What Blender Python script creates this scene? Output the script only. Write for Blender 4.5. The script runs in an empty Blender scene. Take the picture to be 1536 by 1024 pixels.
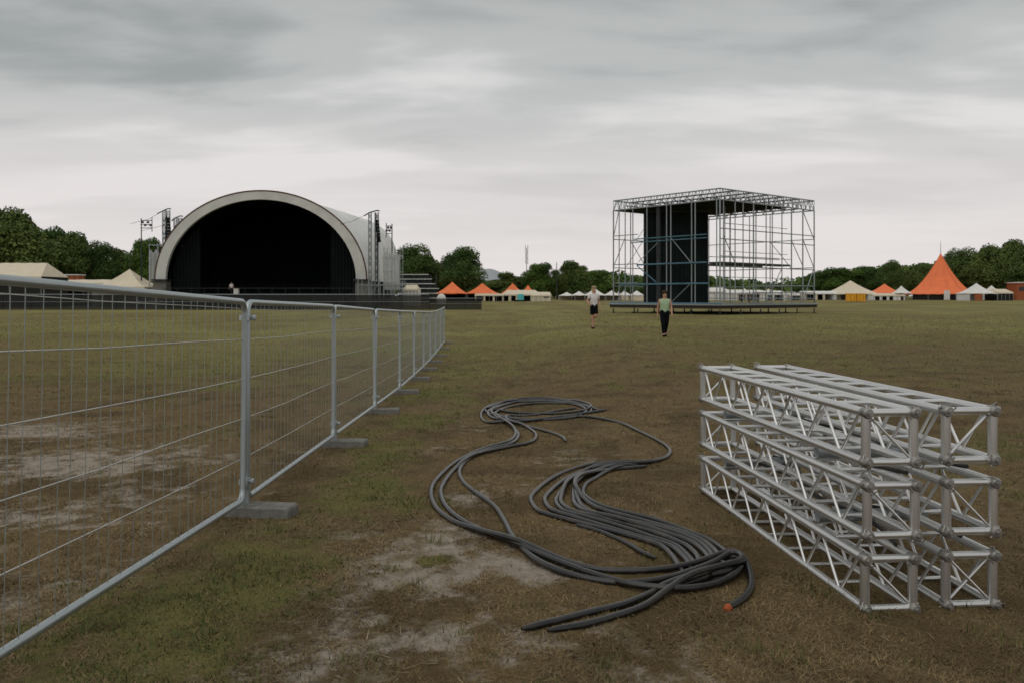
import bpy, math, random
import numpy as np
from mathutils import Vector, Matrix, Quaternion

SC = bpy.context.scene
COL = SC.collection
F = 1300.0                      # focal length in photo pixels
CX, HY = 768.0, 445.0           # principal column, horizon row
CAMZ = 1.6
rng = np.random.default_rng(7)
random.seed(7)
R = math.radians

# ------------------------------------------------------------------ ground shape
_gy = [0, 60, 104, 125, 150, 200, 300, 900, 3000]
_gz = [0, 0, 0, .12, .45, .83, 1.3, 2.0, 2.0]
_fy = [-20, 0, 3, 6.4, 9.96, 13.2, 16.9, 22.2, 29, 38, 60, 80, 100]
_fz = [.1, .12, .10, 0, -.085, -.17, -.26, -.36, -.49, -.42, -.12, 0, 0]

def ground(x, y):
    x = np.asarray(x, float); y = np.asarray(y, float)
    z = np.interp(y, _gy, _gz)
    d = np.interp(y, _fy, _fz)
    w = np.clip((4.0 - x) / 5.0, 0, 1); w = w * w * (3 - 2 * w)
    v = np.clip((x + 26) / 18.0, 0, 1); v = v * v * (3 - 2 * v)
    z = z + d * w * v
    z = z + .12 * np.exp(-((x - 3.8) ** 2 + (y - 40) ** 2) / 30)
    return z

def gz(x, y): return float(ground(x, y))

def W(px, py, Y):
    return Vector(((px - CX) / F * Y, Y, CAMZ - (py - HY) / F * Y))

def X(px, Y): return (px - CX) / F * Y
def Z(py, Y): return CAMZ - (py - HY) / F * Y

def on_ground(px, py):
    z = 0.0
    for _ in range(30):
        dy = max(py - HY, .5)
        Y = (CAMZ - z) * F / dy
        z = .5 * z + .5 * gz((px - CX) / F * Y, Y)
    return ((px - CX) / F * Y, Y, z)

# ------------------------------------------------------------------ numpy noise
def _h(ix, iy, s):
    n = (ix * 374761393 + iy * 668265263 + s * 982451653) & 0xffffffff
    n = ((n ^ (n >> 13)) * 1274126177) & 0xffffffff
    return ((n ^ (n >> 16)) & 0xffff) / 65535.0

def vnoise(x, y, s=0):
    xi = np.floor(x).astype(np.int64); yi = np.floor(y).astype(np.int64)
    fx = x - xi; fy = y - yi
    fx = fx * fx * (3 - 2 * fx); fy = fy * fy * (3 - 2 * fy)
    a = _h(xi, yi, s); b = _h(xi + 1, yi, s); c = _h(xi, yi + 1, s); d = _h(xi + 1, yi + 1, s)
    return (a * (1 - fx) + b * fx) * (1 - fy) + (c * (1 - fx) + d * fx) * fy

def fbm(x, y, o=4, s=0):
    t = 0; a = .5; n = 0
    for i in range(o):
        t = t + a * vnoise(x, y, s + i * 17); n += a; a *= .55
        x = x * 2.03 + 5.2; y = y * 2.03 + 1.7
    return t / n

# ------------------------------------------------------------------ mesh builder
class MB:
    def __init__(s): s.v = []; s.f = []
    def add(s, vs, fs):
        b = len(s.v); s.v.extend(tuple(v) for v in vs); s.f.extend(tuple(b + i for i in f) for f in fs)
    def box(s, c, size, M=None):
        cx, cy, cz = c; a, b, d = size[0] / 2, size[1] / 2, size[2] / 2
        vs = [Vector((x * a, y * b, z * d)) for z in (-1, 1) for y in (-1, 1) for x in (-1, 1)]
        if M is not None: vs = [M @ v for v in vs]
        vs = [v + Vector(c) for v in vs]
        s.add(vs, [(0, 2, 3, 1), (4, 5, 7, 6), (0, 1, 5, 4), (2, 6, 7, 3), (0, 4, 6, 2), (1, 3, 7, 5)])
    def tube(s, pts, r, n=8, caps=True, closed=False):
        pts = [Vector(p) for p in pts]; N = len(pts)
        rad = r if hasattr(r, '__len__') else [r] * N
        t0 = (pts[1] - pts[0]).normalized()
        up = Vector((0, 0, 1)) if abs(t0.z) < .9 else Vector((1, 0, 0))
        u = (up - t0 * up.dot(t0)).normalized(); vs = []
        for i, p in enumerate(pts):
            if closed: t = (pts[(i + 1) % N] - pts[i - 1]).normalized()
            elif i == 0: t = t0
            elif i == N - 1: t = (pts[i] - pts[i - 1]).normalized()
            else: t = ((pts[i + 1] - pts[i]).normalized() + (pts[i] - pts[i - 1]).normalized()).normalized()
            u = (u - t * u.dot(t)).normalized(); w = t.cross(u)
            for k in range(n):
                a = 2 * math.pi * k / n
                vs.append(p + (u * math.cos(a) + w * math.sin(a)) * rad[i])
        fs = []
        for i in range(N if closed else N - 1):
            j = (i + 1) % N
            for k in range(n):
                l = (k + 1) % n
                fs.append((i * n + k, i * n + l, j * n + l, j * n + k))
        if caps and not closed:
            fs.append(tuple(range(n - 1, -1, -1))); fs.append(tuple((N - 1) * n + k for k in range(n)))
        s.add(vs, fs)
    def bar(s, a, b, r, n=6): s.tube([a, b], r, n)
    def build(s, name, mat, parent=None, smooth=True, angle=40):
        me = bpy.data.meshes.new(name)
        me.from_pydata(s.v, [], s.f); me.update()
        return link(name, me, mat, parent, smooth, angle)

def link(name, me, mat, parent=None, smooth=True, angle=40):
    if mat: me.materials.append(mat)
    if smooth:
        me.shade_smooth()
        try: me.set_sharp_from_angle(angle=R(angle))
        except Exception: pass
    o = bpy.data.objects.new(name, me); COL.objects.link(o)
    if parent: o.parent = parent
    return o

def tag(o, label=None, cat=None, group=None, kind=None):
    if label: o['label'] = label
    if cat: o['category'] = cat
    if group: o['group'] = group
    if kind: o['kind'] = kind
    return o

def thing(name, label, cat, loc=(0, 0, 0), rz=0, group=None):
    o = bpy.data.objects.new(name, None); COL.objects.link(o)
    o.location = loc; o.rotation_euler = (0, 0, rz)
    return tag(o, label, cat, group)

def dup(root, label=None, group=None):
    c = root.copy(); COL.objects.link(c)
    if label: c['label'] = label
    if group: c['group'] = group
    for ch in root.children:
        d = ch.copy(); COL.objects.link(d); d.parent = c
        for g in ch.children:
            e = g.copy(); COL.objects.link(e); e.parent = d
    return c

# ------------------------------------------------------------------ materials
class NT:
    def __init__(s, name):
        s.m = bpy.data.materials.new(name); s.m.use_nodes = True
        s.t = s.m.node_tree; s.n = s.t.nodes; s.l = s.t.links
        s.b = s.n['Principled BSDF']
    def node(s, k, **kw):
        n = s.n.new(k)
        for a, v in kw.items():
            if a in n.inputs: n.inputs[a].default_value = v
            else: setattr(n, a, v)
        return n
    def noise(s, scale, detail=4, rough=.6, vec=None):
        n = s.n.new('ShaderNodeTexNoise'); n.inputs['Scale'].default_value = scale
        n.inputs['Detail'].default_value = detail; n.inputs['Roughness'].default_value = rough
        if vec: s.l.new(vec, n.inputs['Vector'])
        return n.outputs['Fac']
    def coord(s, k='Object'): return s.n.new('ShaderNodeTexCoord').outputs[k]
    def ramp(s, fac, stops):
        n = s.n.new('ShaderNodeValToRGB'); s.l.new(fac, n.inputs[0]); e = n.color_ramp.elements
        while len(e) < len(stops): e.new(.5)
        for q, (p, c) in zip(e, stops):
            q.position = p; q.color = (c, c, c, 1) if not hasattr(c, '__len__') else (*c, 1)
        return n.outputs[0]
    def mix(s, fac, a, b, mode='MIX'):
        n = s.n.new('ShaderNodeMix'); n.data_type = 'RGBA'; n.blend_type = mode
        for v, i in ((fac, 0), (a, 6), (b, 7)):
            if isinstance(v, (int, float)): n.inputs[i].default_value = v
            elif hasattr(v, '__len__'): n.inputs[i].default_value = (*v, 1)
            else: s.l.new(v, n.inputs[i])
        return n.outputs[2]
    def bump(s, h, st, d=.02):
        n = s.n.new('ShaderNodeBump'); n.inputs['Strength'].default_value = st; n.inputs['Distance'].default_value = d
        s.l.new(h, n.inputs['Height']); s.l.new(n.outputs[0], s.b.inputs['Normal'])
    def set(s, **kw):
        for k, v in kw.items():
            i = s.b.inputs[k.replace('_', ' ')]
            if hasattr(v, 'is_linked') or isinstance(v, bpy.types.NodeSocket): s.l.new(v, i)
            else: i.default_value = (*v, 1) if hasattr(v, '__len__') else v
        return s.m

def plain(name, col, rough=.7, metal=0, var=.25, scale=6, bump=0, spec=.3):
    n = NT(name); c = n.coord()
    f = n.noise(scale, 5, .6, c)
    a = tuple(x * (1 - var) for x in col); b = tuple(min(1, x * (1 + var)) for x in col)
    k = n.ramp(f, [(.3, a), (.7, b)])
    if bump: n.bump(f, bump)
    rr = n.ramp(f, [(.3, min(1, rough * .85)), (.7, min(1, rough * 1.15))])
    return n.set(Base_Color=k, Roughness=rr, Metallic=metal, Specular_IOR_Level=spec)

def metal(name, col, rough, dirt=(.12, .10, .08), dscale=9, damt=.35, var=.18):
    n = NT(name); c = n.coord()
    f = n.noise(14, 6, .65, c); g = n.noise(dscale, 6, .7, c); h = n.noise(90, 3, .6, c)
    k = n.ramp(f, [(.3, tuple(x * (1 - var) for x in col)), (.7, tuple(min(1, x * (1 + var)) for x in col))])
    m = n.ramp(g, [(.52, 0), (.75, damt)])
    k = n.mix(m, k, dirt)
    rr = n.ramp(f, [(.3, rough * .75), (.7, min(1, rough * 1.35))])
    mm = n.ramp(g, [(.5, .95), (.8, .5)])
    n.bump(h, .02, .001)
    return n.set(Base_Color=k, Roughness=rr, Metallic=mm)

M = {}
M['galv'] = metal('galvanised_steel', (.40, .455, .475), .38, (.20, .21, .20), 7, .35)
M['alu'] = metal('aluminium', (.70, .70, .69), .27, (.30, .29, .27), 8, .22, .08)
M['alu_dull'] = metal('cast_aluminium', (.36, .35, .325), .45, (.14, .12, .09), 30, .7)
def clean_metal(name, col, rough, met=1.0):
    n = NT(name); f = n.noise(3.0, 3, .5, n.coord()); g = n.noise(22, 4, .6, n.coord())
    k = n.ramp(f, [(.3, tuple(x * .9 for x in col)), (.7, col)])
    k = n.mix(n.ramp(g, [(.62, 0), (.78, .35)]), k, tuple(x * .6 for x in col))
    oi = n.n.new('ShaderNodeObjectInfo'); k = n.mix(n.ramp(oi.outputs['Random'], [(0, 0), (1, .22)]), k, tuple(x * .62 for x in col))
    return n.set(Base_Color=k, Roughness=n.ramp(f, [(.3, rough * .9), (.7, rough * 1.15)]), Metallic=met)
M['alu'] = clean_metal('aluminium', (.76, .76, .75), .33, .9)
M['galv'] = clean_metal('galvanised_steel', (.46, .51, .52), .38, .8)
M['wire'] = metal('fence_wire', (.33, .37, .36), .5, (.20, .21, .19), 20, .3)
M['scaf'] = metal('scaffold_steel', (.33, .365, .375), .5, (.12, .12, .11), 2, .5)
M['scaf_dark'] = plain('dark_scaffold_steel', (.045, .05, .053), .55, .4, .3, 2)
M['blue'] = plain('blue_painted_steel', (.075, .165, .215), .5, 0, .2, 2)
M['concrete'] = plain('concrete', (.17, .165, .145), .9, 0, .35, 14, .3)
M['timber'] = plain('old_timber', (.045, .036, .027), .85, 0, .4, 10, .3)
M['black'] = plain('black_drape', (.008, .011, .011), .95, 0, .35, .6, 0, .1)
M['black_net'] = plain('black_netting', (.020, .025, .024), .95, 0, .5, .9, 0, .1)
M['backdrop'] = plain('dark_green_black_drape', (.014, .021, .021), .95, 0, .5, .35, 0, .1)
M['white'] = plain('white_canvas', (.72, .70, .66), .8, 0, .08, 1.2)
M['cream'] = plain('cream_canvas', (.66, .58, .44), .8, 0, .08, 1.2)
M['orange'] = plain('orange_canvas', (.80, .20, .075), .75, 0, .10, .8)
M['grey_sheet'] = plain('grey_sheeting', (.70, .70, .69), .75, 0, .15, .5)
M['arch'] = plain('arch_membrane', (.60, .60, .56), .7, 0, .14, .5)
M['rust'] = plain('brown_edge_trim', (.10, .05, .035), .8, 0, .2, 1)
M['dark'] = plain('dark_and_tent_shade', (.018, .018, .016), .95, 0, .4, 1)  # near-black; on tent walls it paints the shade inside
M['yellow'] = plain('yellow_plastic', (.75, .36, .02), .6, 0, .12, 2)
M['brick'] = plain('orange_brown_panel', (.34, .10, .04), .8, 0, .25, 3)
M['turq'] = plain('turquoise_plastic', (.10, .50, .52), .6, 0, .1, 3)
M['glass'] = plain('dark_glass', (.02, .025, .03), .15, 0, .2, 3, 0, .5)
M['skin'] = plain('skin', (.50, .27, .19), .6, 0, .08, 8)
M['shirt_w'] = plain('white_cotton', (.68, .64, .64), .9, 0, .08, 10)
M['shirt_g'] = plain('pale_green_cotton', (.36, .48, .30), .9, 0, .10, 10)
M['cloth_k'] = plain('black_cloth', (.006, .007, .009), .95, 0, .3, 10, 0, .08)
M['hair_b'] = plain('brown_hair', (.06, .035, .018), .7, 0, .3, 30)
M['hair_l'] = plain('sandy_hair', (.42, .33, .20), .7, 0, .2, 30)
M['trunk'] = plain('bark', (.06, .05, .04), .95, 0, .35, 4, .3)
M['tape'] = plain('orange_tape', (.36, .075, .02), .6, 0, .2, 40)

def rubber(name, dust):
    n = NT(name); c = n.coord()
    f = n.noise(5, 8, .8, c); g = n.noise(60, 4, .7, c)
    m = n.ramp(f, [(.46, 0.0), (.70, dust)])
    k = n.mix(m, (.008, .0085, .009), (.085, .070, .050))
    n.bump(g, .05, .002)
    return n.set(Base_Color=k, Roughness=n.ramp(f, [(.3, .22), (.7, .40)]), Specular_IOR_Level=.62)
M['rubber'] = rubber('black_rubber', .4)
M['rubber_dusty'] = rubber('dusty_black_rubber', .85)

M['cable_in'] = plain('dark_cable_sheath', (.03, .03, .03), .5, 0, .3, 6)

def sheet(name, col, trans, alpha):
    n = NT(name); c = n.coord()
    f = n.noise(1.1, 5, .65, c)
    k = n.ramp(f, [(.3, tuple(x * .78 for x in col)), (.7, col)])
    return n.set(Base_Color=k, Roughness=.7, Alpha=alpha)
M['veil'] = sheet('translucent_sheeting', (.55, .56, .57), 0, .72)
M['scrim'] = sheet('dark_scrim', (.007, .0085, .0085), 0, .88)

def leafmat(name):
    n = NT(name)
    a = n.n.new('ShaderNodeVertexColor'); a.layer_name = 'leaf'
    n.set(Base_Color=a.outputs[0], Roughness=.75, Specular_IOR_Level=.2)
    return n.m
M['leaf'] = leafmat('foliage')
M['blade'] = leafmat('grass_blades')

# ------------------------------------------------------------------ field
def regions(x, y, L):
    t = np.zeros_like(x)
    for (cx, cy, rx, ry, a) in L:
        t = np.maximum(t, a * np.exp(-(((x - cx) / rx) ** 2 + ((y - cy) / ry) ** 2)))
    return t

PALE = []
for (px, py, rx, ry, a) in [(640, 850, .62, .75, 1), (780, 850, .42, .5, .95), (560, 960, .75, .5, .85), (420, 990, .7, .4, .7),
                            (900, 800, .4, .5, .6), (700, 800, .4, .5, .8), (950, 820, .25, .3, .6),
                            (700, 745, .5, .5, .65), (120, 690, 1.5, 1.2, 1.0), (20, 650, 1.4, 1.6, .9), (60, 880, .6, .6, .6),
                            (230, 745, .8, .7, .6), (830, 690, .4, .7, .45), (660, 675, .25, .4, .7), (980, 770, .3, .4, .5),
                            (740, 640, .6, .9, .4), (60, 770, 1.0, .8, .8), (1000, 1000, .6, .3, .4), (350, 900, .5, .4, .45), (330, 1000, .6, .4, .7), (480, 900, .5, .45, .75), (700, 960, .6, .4, .7), (520, 800, .4, .4, .55)]:
    p = on_ground(px, py); PALE.append((p[0], p[1], rx, ry, a))
GREEN = [(-1.55, 4.2, .75, .95, 1.0), (-1.5, 5.6, .5, 1.2, .85), (-1.2, 7.0, .65, 1.1, .9), (-1.35, 9.2, .6, 1.6, .85), (-1.5, 12.5, .9, 2.5, .9),
         (-1.4, 17, 1.3, 4, .9), (-1.2, 23, 1.9, 5, .9), (-1.8, 3.1, .5, .6, .6), (-3.6, 11, 1.2, 1.2, .5),
         (4.6, 12, 2.2, 4.5, .55), (5.2, 7.5, 1.2, 3, .55), (7, 20, 5, 8, .6), (-10, 25, 5, 12, .9), (-6, 20, 3, 5, .8), (0, 30, 7, 12, .5), (9, 36, 8, 9, .5)]
_p = on_ground(648, 838); GREEN.append((_p[0], _p[1], .13, .13, 1.3))
_p = on_ground(600, 768); GREEN.append((_p[0], _p[1], .14, .10, .8))
_p = on_ground(480, 848); GREEN.append((_p[0], _p[1], .18, .12, .6))

def masks(x, y):
    n1 = fbm(x * 1.5, y * 1.2, 5, 3); n2 = fbm(x * 7.5, y * 6.0, 5, 11); n3 = fbm(x * .35, y * .18, 4, 23)
    pale = regions(x, y, PALE)
    pale = np.clip((pale * .95 + (n1 - .5) * .9 + (n2 - .5) * 1.7 - .30) / .62, 0, 1)
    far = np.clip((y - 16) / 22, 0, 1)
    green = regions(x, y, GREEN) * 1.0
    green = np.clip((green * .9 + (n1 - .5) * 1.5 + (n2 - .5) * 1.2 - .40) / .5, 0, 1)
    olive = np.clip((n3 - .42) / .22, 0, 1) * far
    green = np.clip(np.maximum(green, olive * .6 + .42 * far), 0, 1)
    pale = pale * (1 - np.clip(green * 1.3, 0, 1))
    dark = np.clip((fbm(x * 2.2, y * 1.6, 5, 41) - .46) / .2, 0, 1)
    return pale, green, dark

def axis(lo, hi, step, reach_lo, reach_hi, k=1.09):
    a = list(np.arange(lo, hi + 1e-6, step))
    s = step
    while a[-1] < reach_hi: s *= k; a.append(a[-1] + s)
    s = step; b = []; c = lo
    while c > reach_lo: s *= k; c -= s; b.append(c)
    return np.array(b[::-1] + a)

def make_field():
    xs = axis(-4.2, 4.2, .04, -1500, 1500, 1.08); ys = axis(3.0, 11.0, .04, -300, 2500, 1.045)
    gx, gy = np.meshgrid(xs, ys)
    x = gx.ravel(); y = gy.ravel()
    pale, green, dark = masks(x, y)
    z = ground(x, y)
    near = np.clip(1 - np.hypot(x, y - 6) / 30, 0, 1)
    z = z + near * ((fbm(x * 3, y * 3, 4, 5) - .5) * .035 - pale * .012 + (fbm(x * 14, y * 14, 3, 8) - .5) * .016 * (1 - .6 * pale))
    co = np.stack([x, y, z], 1).astype(np.float32)
    nx, ny = len(xs), len(ys)
    i = np.arange(nx * ny).reshape(ny, nx)
    q = np.stack([i[:-1, :-1], i[:-1, 1:], i[1:, 1:], i[1:, :-1]], -1).reshape(-1, 4)
    me = bpy.data.meshes.new('field')
    me.vertices.add(len(co)); me.vertices.foreach_set('co', co.ravel())
    me.loops.add(q.size); me.loops.foreach_set('vertex_index', q.ravel().astype(np.int32))
    me.polygons.add(len(q)); me.polygons.foreach_set('loop_start', np.arange(0, q.size, 4, dtype=np.int32))
    me.polygons.foreach_set('loop_total', np.full(len(q), 4, np.int32))
    me.update(calc_edges=True)
    a = me.color_attributes.new('mask', 'FLOAT_COLOR', 'POINT')
    a.data.foreach_set('color', np.stack([pale, green, dark, np.ones_like(pale)], 1).astype(np.float32).ravel())
    n = NT('trampled_field')
    att = n.n.new('ShaderNodeVertexColor'); att.layer_name = 'mask'
    sep = n.n.new('ShaderNodeSeparateColor'); n.l.new(att.outputs[0], sep.inputs[0])
    P, G, D = sep.outputs
    c = n.coord('Object')
    mp = n.n.new('ShaderNodeMapping'); mp.inputs['Scale'].default_value = (.35, 1, 1); n.l.new(c, mp.inputs[0])
    fine = n.noise(70, 5, .75, c); mid = n.noise(9, 6, .7, c); big = n.noise(.35, 5, .6, mp.outputs[0]); mid2 = n.noise(1.6, 5, .65, c)
    straw = n.ramp(fine, [(.30, (.070, .047, .020)), (.5, (.168, .120, .056)), (.70, (.31, .23, .118))])
    straw = n.mix(n.ramp(mid, [(.35, .55), (.65, 0)]), straw, (.085, .056, .024))
    soil = n.ramp(mid, [(.3, (.27, .228, .185)), (.7, (.43, .375, .31))])
    soil = n.mix(n.ramp(fine, [(.35, .5), (.6, 0)]), soil, (.185, .145, .098))
    grs = n.ramp(fine, [(.30, (.056, .060, .017)), (.5, (.138, .134, .043)), (.72, (.24, .216, .085))])
    grs = n.mix(n.ramp(mid2, [(.35, .5), (.65, 0)]), grs, (.096, .096, .022))
    grs = n.mix(n.ramp(big, [(.42, 0), (.62, .55)]), grs, (.205, .158, .060))
    dk = n.n.new('ShaderNodeMath'); dk.operation = 'MULTIPLY'; dk.inputs[1].default_value = .55; n.l.new(D, dk.inputs[0])
    k = n.mix(dk.outputs[0], straw, (.066, .044, .020))
    sx = n.n.new('ShaderNodeSeparateXYZ'); n.l.new(c, sx.inputs[0])
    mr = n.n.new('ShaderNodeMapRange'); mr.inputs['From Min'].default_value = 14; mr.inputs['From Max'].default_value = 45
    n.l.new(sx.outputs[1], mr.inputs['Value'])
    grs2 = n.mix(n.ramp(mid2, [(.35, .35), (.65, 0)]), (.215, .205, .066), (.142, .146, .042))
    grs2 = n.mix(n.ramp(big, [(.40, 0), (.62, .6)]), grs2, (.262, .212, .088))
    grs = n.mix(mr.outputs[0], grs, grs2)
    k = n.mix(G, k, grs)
    pf = n.n.new('ShaderNodeMath'); pf.operation = 'MULTIPLY_ADD'; pf.inputs[1].default_value = 1.25; n.l.new(P, pf.inputs[0])
    fo = n.n.new('ShaderNodeMath'); fo.operation = 'MULTIPLY_ADD'; fo.inputs[1].default_value = 1.6; fo.inputs[2].default_value = -.95; n.l.new(mid, fo.inputs[0]); n.l.new(fo.outputs[0], pf.inputs[2]); pf.use_clamp = True
    k = n.mix(pf.outputs[0], k, soil)
    n.bump(fine, .6, .03)
    n.set(Base_Color=k, Roughness=.95, Specular_IOR_Level=.12)
    o = link('field', me, n.m, None, True, 180)
    tag(o, 'trampled brown and green festival field with pale bare soil', None, None, 'structure')
    return o

make_field()

def tri_mesh(name, P, C, mat):
    """P (n,3,3) triangle corners, C (n,3) colours"""
    nT = len(P); me = bpy.data.meshes.new(name)
    me.vertices.add(nT * 3); me.vertices.foreach_set('co', P.astype(np.float32).ravel())
    me.loops.add(nT * 3); me.loops.foreach_set('vertex_index', np.arange(nT * 3, dtype=np.int32))
    me.polygons.add(nT); me.polygons.foreach_set('loop_start', np.arange(0, nT * 3, 3, dtype=np.int32))
    me.polygons.foreach_set('loop_total', np.full(nT, 3, np.int32))
    me.update(calc_edges=True)
    a = me.color_attributes.new('leaf', 'FLOAT_COLOR', 'CORNER')
    c4 = np.concatenate([np.repeat(C, 3, 0), np.ones((nT * 3, 1))], 1).astype(np.float32)
    a.data.foreach_set('color', c4.ravel())
    me.materials.append(mat)
    return me

def make_grass():
    N = 900000
    # distance falls off so that blades keep an even density on the picture
    u = rng.random(N); Y = 3.0 * (90 / 3.0) ** u
    Xc = (rng.random(N) - .5) * 1.30 * Y * 1.08
    pale, green, dark = masks(Xc, Y)
    tall = fbm(Xc * 3.1, Y * 3.1, 3, 77)
    keep = rng.random(N) < np.clip((1 - .93 * pale) * (.12 + 1.9 * tall ** 1.5), .03, 1) * np.clip((92 - Y) / 70, 0, 1)
    Xc, Y, pale, green, dark, tall = (a[keep] for a in (Xc, Y, pale, green, dark, tall))
    n = len(Xc)
    isg = rng.random(n) < green * .7
    ln = np.where(isg, rng.uniform(.018, .048, n), rng.uniform(.018, .048, n)) * (.6 + .8 * tall) * (1 + Y / 45)
    tilt = np.where(isg, rng.uniform(.6, 1.4, n), rng.uniform(1.0, 1.52, n))
    az = rng.uniform(0, 2 * np.pi, n); wd = rng.uniform(.0012, .0024, n) * (1 + Y / 9)
    base = np.stack([Xc, Y, ground(Xc, Y) + (fbm(Xc * 3, Y * 3, 4, 5) - .5) * .035 * np.clip(1 - np.hypot(Xc, Y - 6) / 30, 0, 1) - .004], 1)
    d = np.stack([np.cos(az) * np.sin(tilt), np.sin(az) * np.sin(tilt), np.cos(tilt)], 1)
    sd = np.stack([-np.sin(az), np.cos(az), np.zeros(n)], 1) * wd[:, None]
    P = np.stack([base - sd, base + sd, base + d * ln[:, None]], 1)
    g0 = np.array([.050, .066, .016]); g1 = np.array([.130, .138, .042])
    s0 = np.array([.085, .056, .024]); s1 = np.array([.31, .225, .112])
    t = rng.random(n)[:, None]
    ts = (rng.random(n) ** 1.1)[:, None] * (1 - .6 * dark[:, None])
    C = np.where(isg[:, None], g0 + (g1 - g0) * t, s0 + (s1 - s0) * ts)
    # taller tufts and long dry stalks lying about
    Pt = []; Ct = []
    for q in range(420):
        yy = 3.2 * (26 / 3.2) ** rng.random(); xx = (rng.random() - .5) * 1.3 * yy
        pl, gr, dk = masks(np.array([xx]), np.array([yy]))
        stalk = rng.random() > .35 + .6 * gr[0]
        k = int(rng.integers(4, 9)) if stalk else int(rng.integers(14, 34))
        if pl[0] > .8 and rng.random() < .6: continue
        sp_ = .16 if stalk else .045 * rng.uniform(.7, 1.6)
        bx = xx + rng.normal(0, sp_, k); by = yy + rng.normal(0, sp_, k); bz = ground(bx, by) - .006
        a = rng.uniform(0, 6.28, k); tl = rng.uniform(1.35, 1.52, k) if stalk else rng.uniform(.25, 1.15, k)
        ln = (rng.uniform(.045, .11, k) if stalk else rng.uniform(.035, .085, k)) ; wd = rng.uniform(.0013, .0024, k) * (1 + yy / 12)
        B_ = np.stack([bx, by, bz + (.012 if stalk else 0)], 1)
        dd = np.stack([np.cos(a) * np.sin(tl), np.sin(a) * np.sin(tl), np.cos(tl)], 1); ss = np.stack([-np.sin(a), np.cos(a), np.zeros(k)], 1) * wd[:, None]
        Pt.append(np.stack([B_ - ss, B_ + ss, B_ + dd * ln[:, None]], 1))
        tt = rng.random(k)[:, None]
        Ct.append(np.array([.20, .15, .08]) + (np.array([.34, .27, .16]) - np.array([.20, .15, .08])) * tt if stalk else g0 * .9 + (g1 - g0 * .9) * tt)
    P = np.concatenate([P] + Pt); C = np.concatenate([C] + Ct)
    me = tri_mesh('grass', P, C, M['blade'])
    o = bpy.data.objects.new('grass', me); COL.objects.link(o)
    tag(o, 'short trampled straw and green grass blades covering the field', 'grass', None, 'stuff')
make_grass()

# ------------------------------------------------------------------ camera, world, sun
cam = bpy.data.cameras.new('camera'); co = bpy.data.objects.new('camera', cam); COL.objects.link(co)
cam.sensor_width = 36; cam.lens = F / 1536 * 36
cam.shift_y = -(512 - HY) / 1536
co.location = (0, 0, CAMZ); co.rotation_euler = (R(90), 0, 0)
cam.clip_start = .1; cam.clip_end = 6000
cam.dof.use_dof = True; cam.dof.focus_distance = 6.2; cam.dof.aperture_fstop = 5.0
SC.camera = co

SUN_EL, SUN_AZ = R(58), R(215)      # azimuth measured clockwise from +Y
w = bpy.data.worlds.new('World'); SC.world = w; w.use_nodes = True
t = w.node_tree; nd = t.nodes; lk = t.links
bg = nd['Background']; bg.inputs['Strength'].default_value = .1
sky = nd.new('ShaderNodeTexSky'); sky.sky_type = 'NISHITA'; sky.sun_disc = False
sky.sun_elevation = SUN_EL; sky.sun_rotation = SUN_AZ
tc = nd.new('ShaderNodeTexCoord'); sp = nd.new('ShaderNodeSeparateXYZ'); lk.new(tc.outputs['Generated'], sp.inputs[0])
def mth(op, a, b=None):
    n = nd.new('ShaderNodeMath'); n.operation = op
    for i, v in enumerate((a, b)):
        if v is None: continue
        if isinstance(v, (int, float)): n.inputs[i].default_value = v
        else: lk.new(v, n.inputs[i])
    return n.outputs[0]
den = mth('ADD', mth('MAXIMUM', sp.outputs[2], 0.0), .10)
cb = nd.new('ShaderNodeCombineXYZ')
lk.new(mth('DIVIDE', sp.outputs[0], den), cb.inputs[0]); lk.new(mth('DIVIDE', sp.outputs[1], den), cb.inputs[1])
def wnoise(scale, detail, rough, off, sx=1, sy=1, dist=0):
    mp = nd.new('ShaderNodeMapping'); mp.inputs['Location'].default_value = off; mp.inputs['Scale'].default_value = (sx, sy, 1)
    lk.new(cb.outputs[0], mp.inputs[0])
    n = nd.new('ShaderNodeTexNoise'); n.inputs['Scale'].default_value = scale; n.inputs['Detail'].default_value = detail
    n.inputs['Roughness'].default_value = rough; n.inputs['Distortion'].default_value = dist
    lk.new(mp.outputs[0], n.inputs['Vector']); return n.outputs['Fac']
n1 = wnoise(.85, 4, .5, (7.3, 2.2, 0), .60, 1, .35); n2 = wnoise(2.2, 5, .55, (.4, 7.7, 2), .52, 1, .5)
nn = mth('ADD', mth('MULTIPLY', n1, .74), mth('MULTIPLY', n2, .26))
def wramp(fac, stops):
    n = nd.new('ShaderNodeValToRGB'); lk.new(fac, n.inputs[0]); e = n.color_ramp.elements
    n.color_ramp.interpolation = 'EASE'
    while len(e) < len(stops): e.new(.5)
    for q, (p, c) in zip(e, stops): q.position = p; q.color = (*c, 1)
    return n.outputs[0]
def wmix(f, a, b, mode='MIX'):
    n = nd.new('ShaderNodeMix'); n.data_type = 'RGBA'; n.blend_type = mode
    for v, i in ((f, 0), (a, 6), (b, 7)):
        if isinstance(v, (int, float)): n.inputs[i].default_value = v
        else: lk.new(v, n.inputs[i])
    return n.outputs[2]
cl = wramp(nn, [(.36, (.262, .272, .270)), (.48, (.395, .397, .392)), (.61, (.56, .545, .538))])
hz = wramp(sp.outputs[2], [(.015, (1, 1, 1)), (.10, (.72, .72, .72)), (.24, (0, 0, 0))])
hzc = nd.new('ShaderNodeRGB'); hzc.outputs[0].default_value = (.562, .528, .520, 1)
cl = wmix(1.0, cl, wramp(sp.outputs[2], [(.10, (1, 1, 1)), (.24, (.93, .945, .94)), (.42, (.755, .772, .768))]), 'MULTIPLY')
cl = wmix(hz, cl, hzc.outputs[0])
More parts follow.
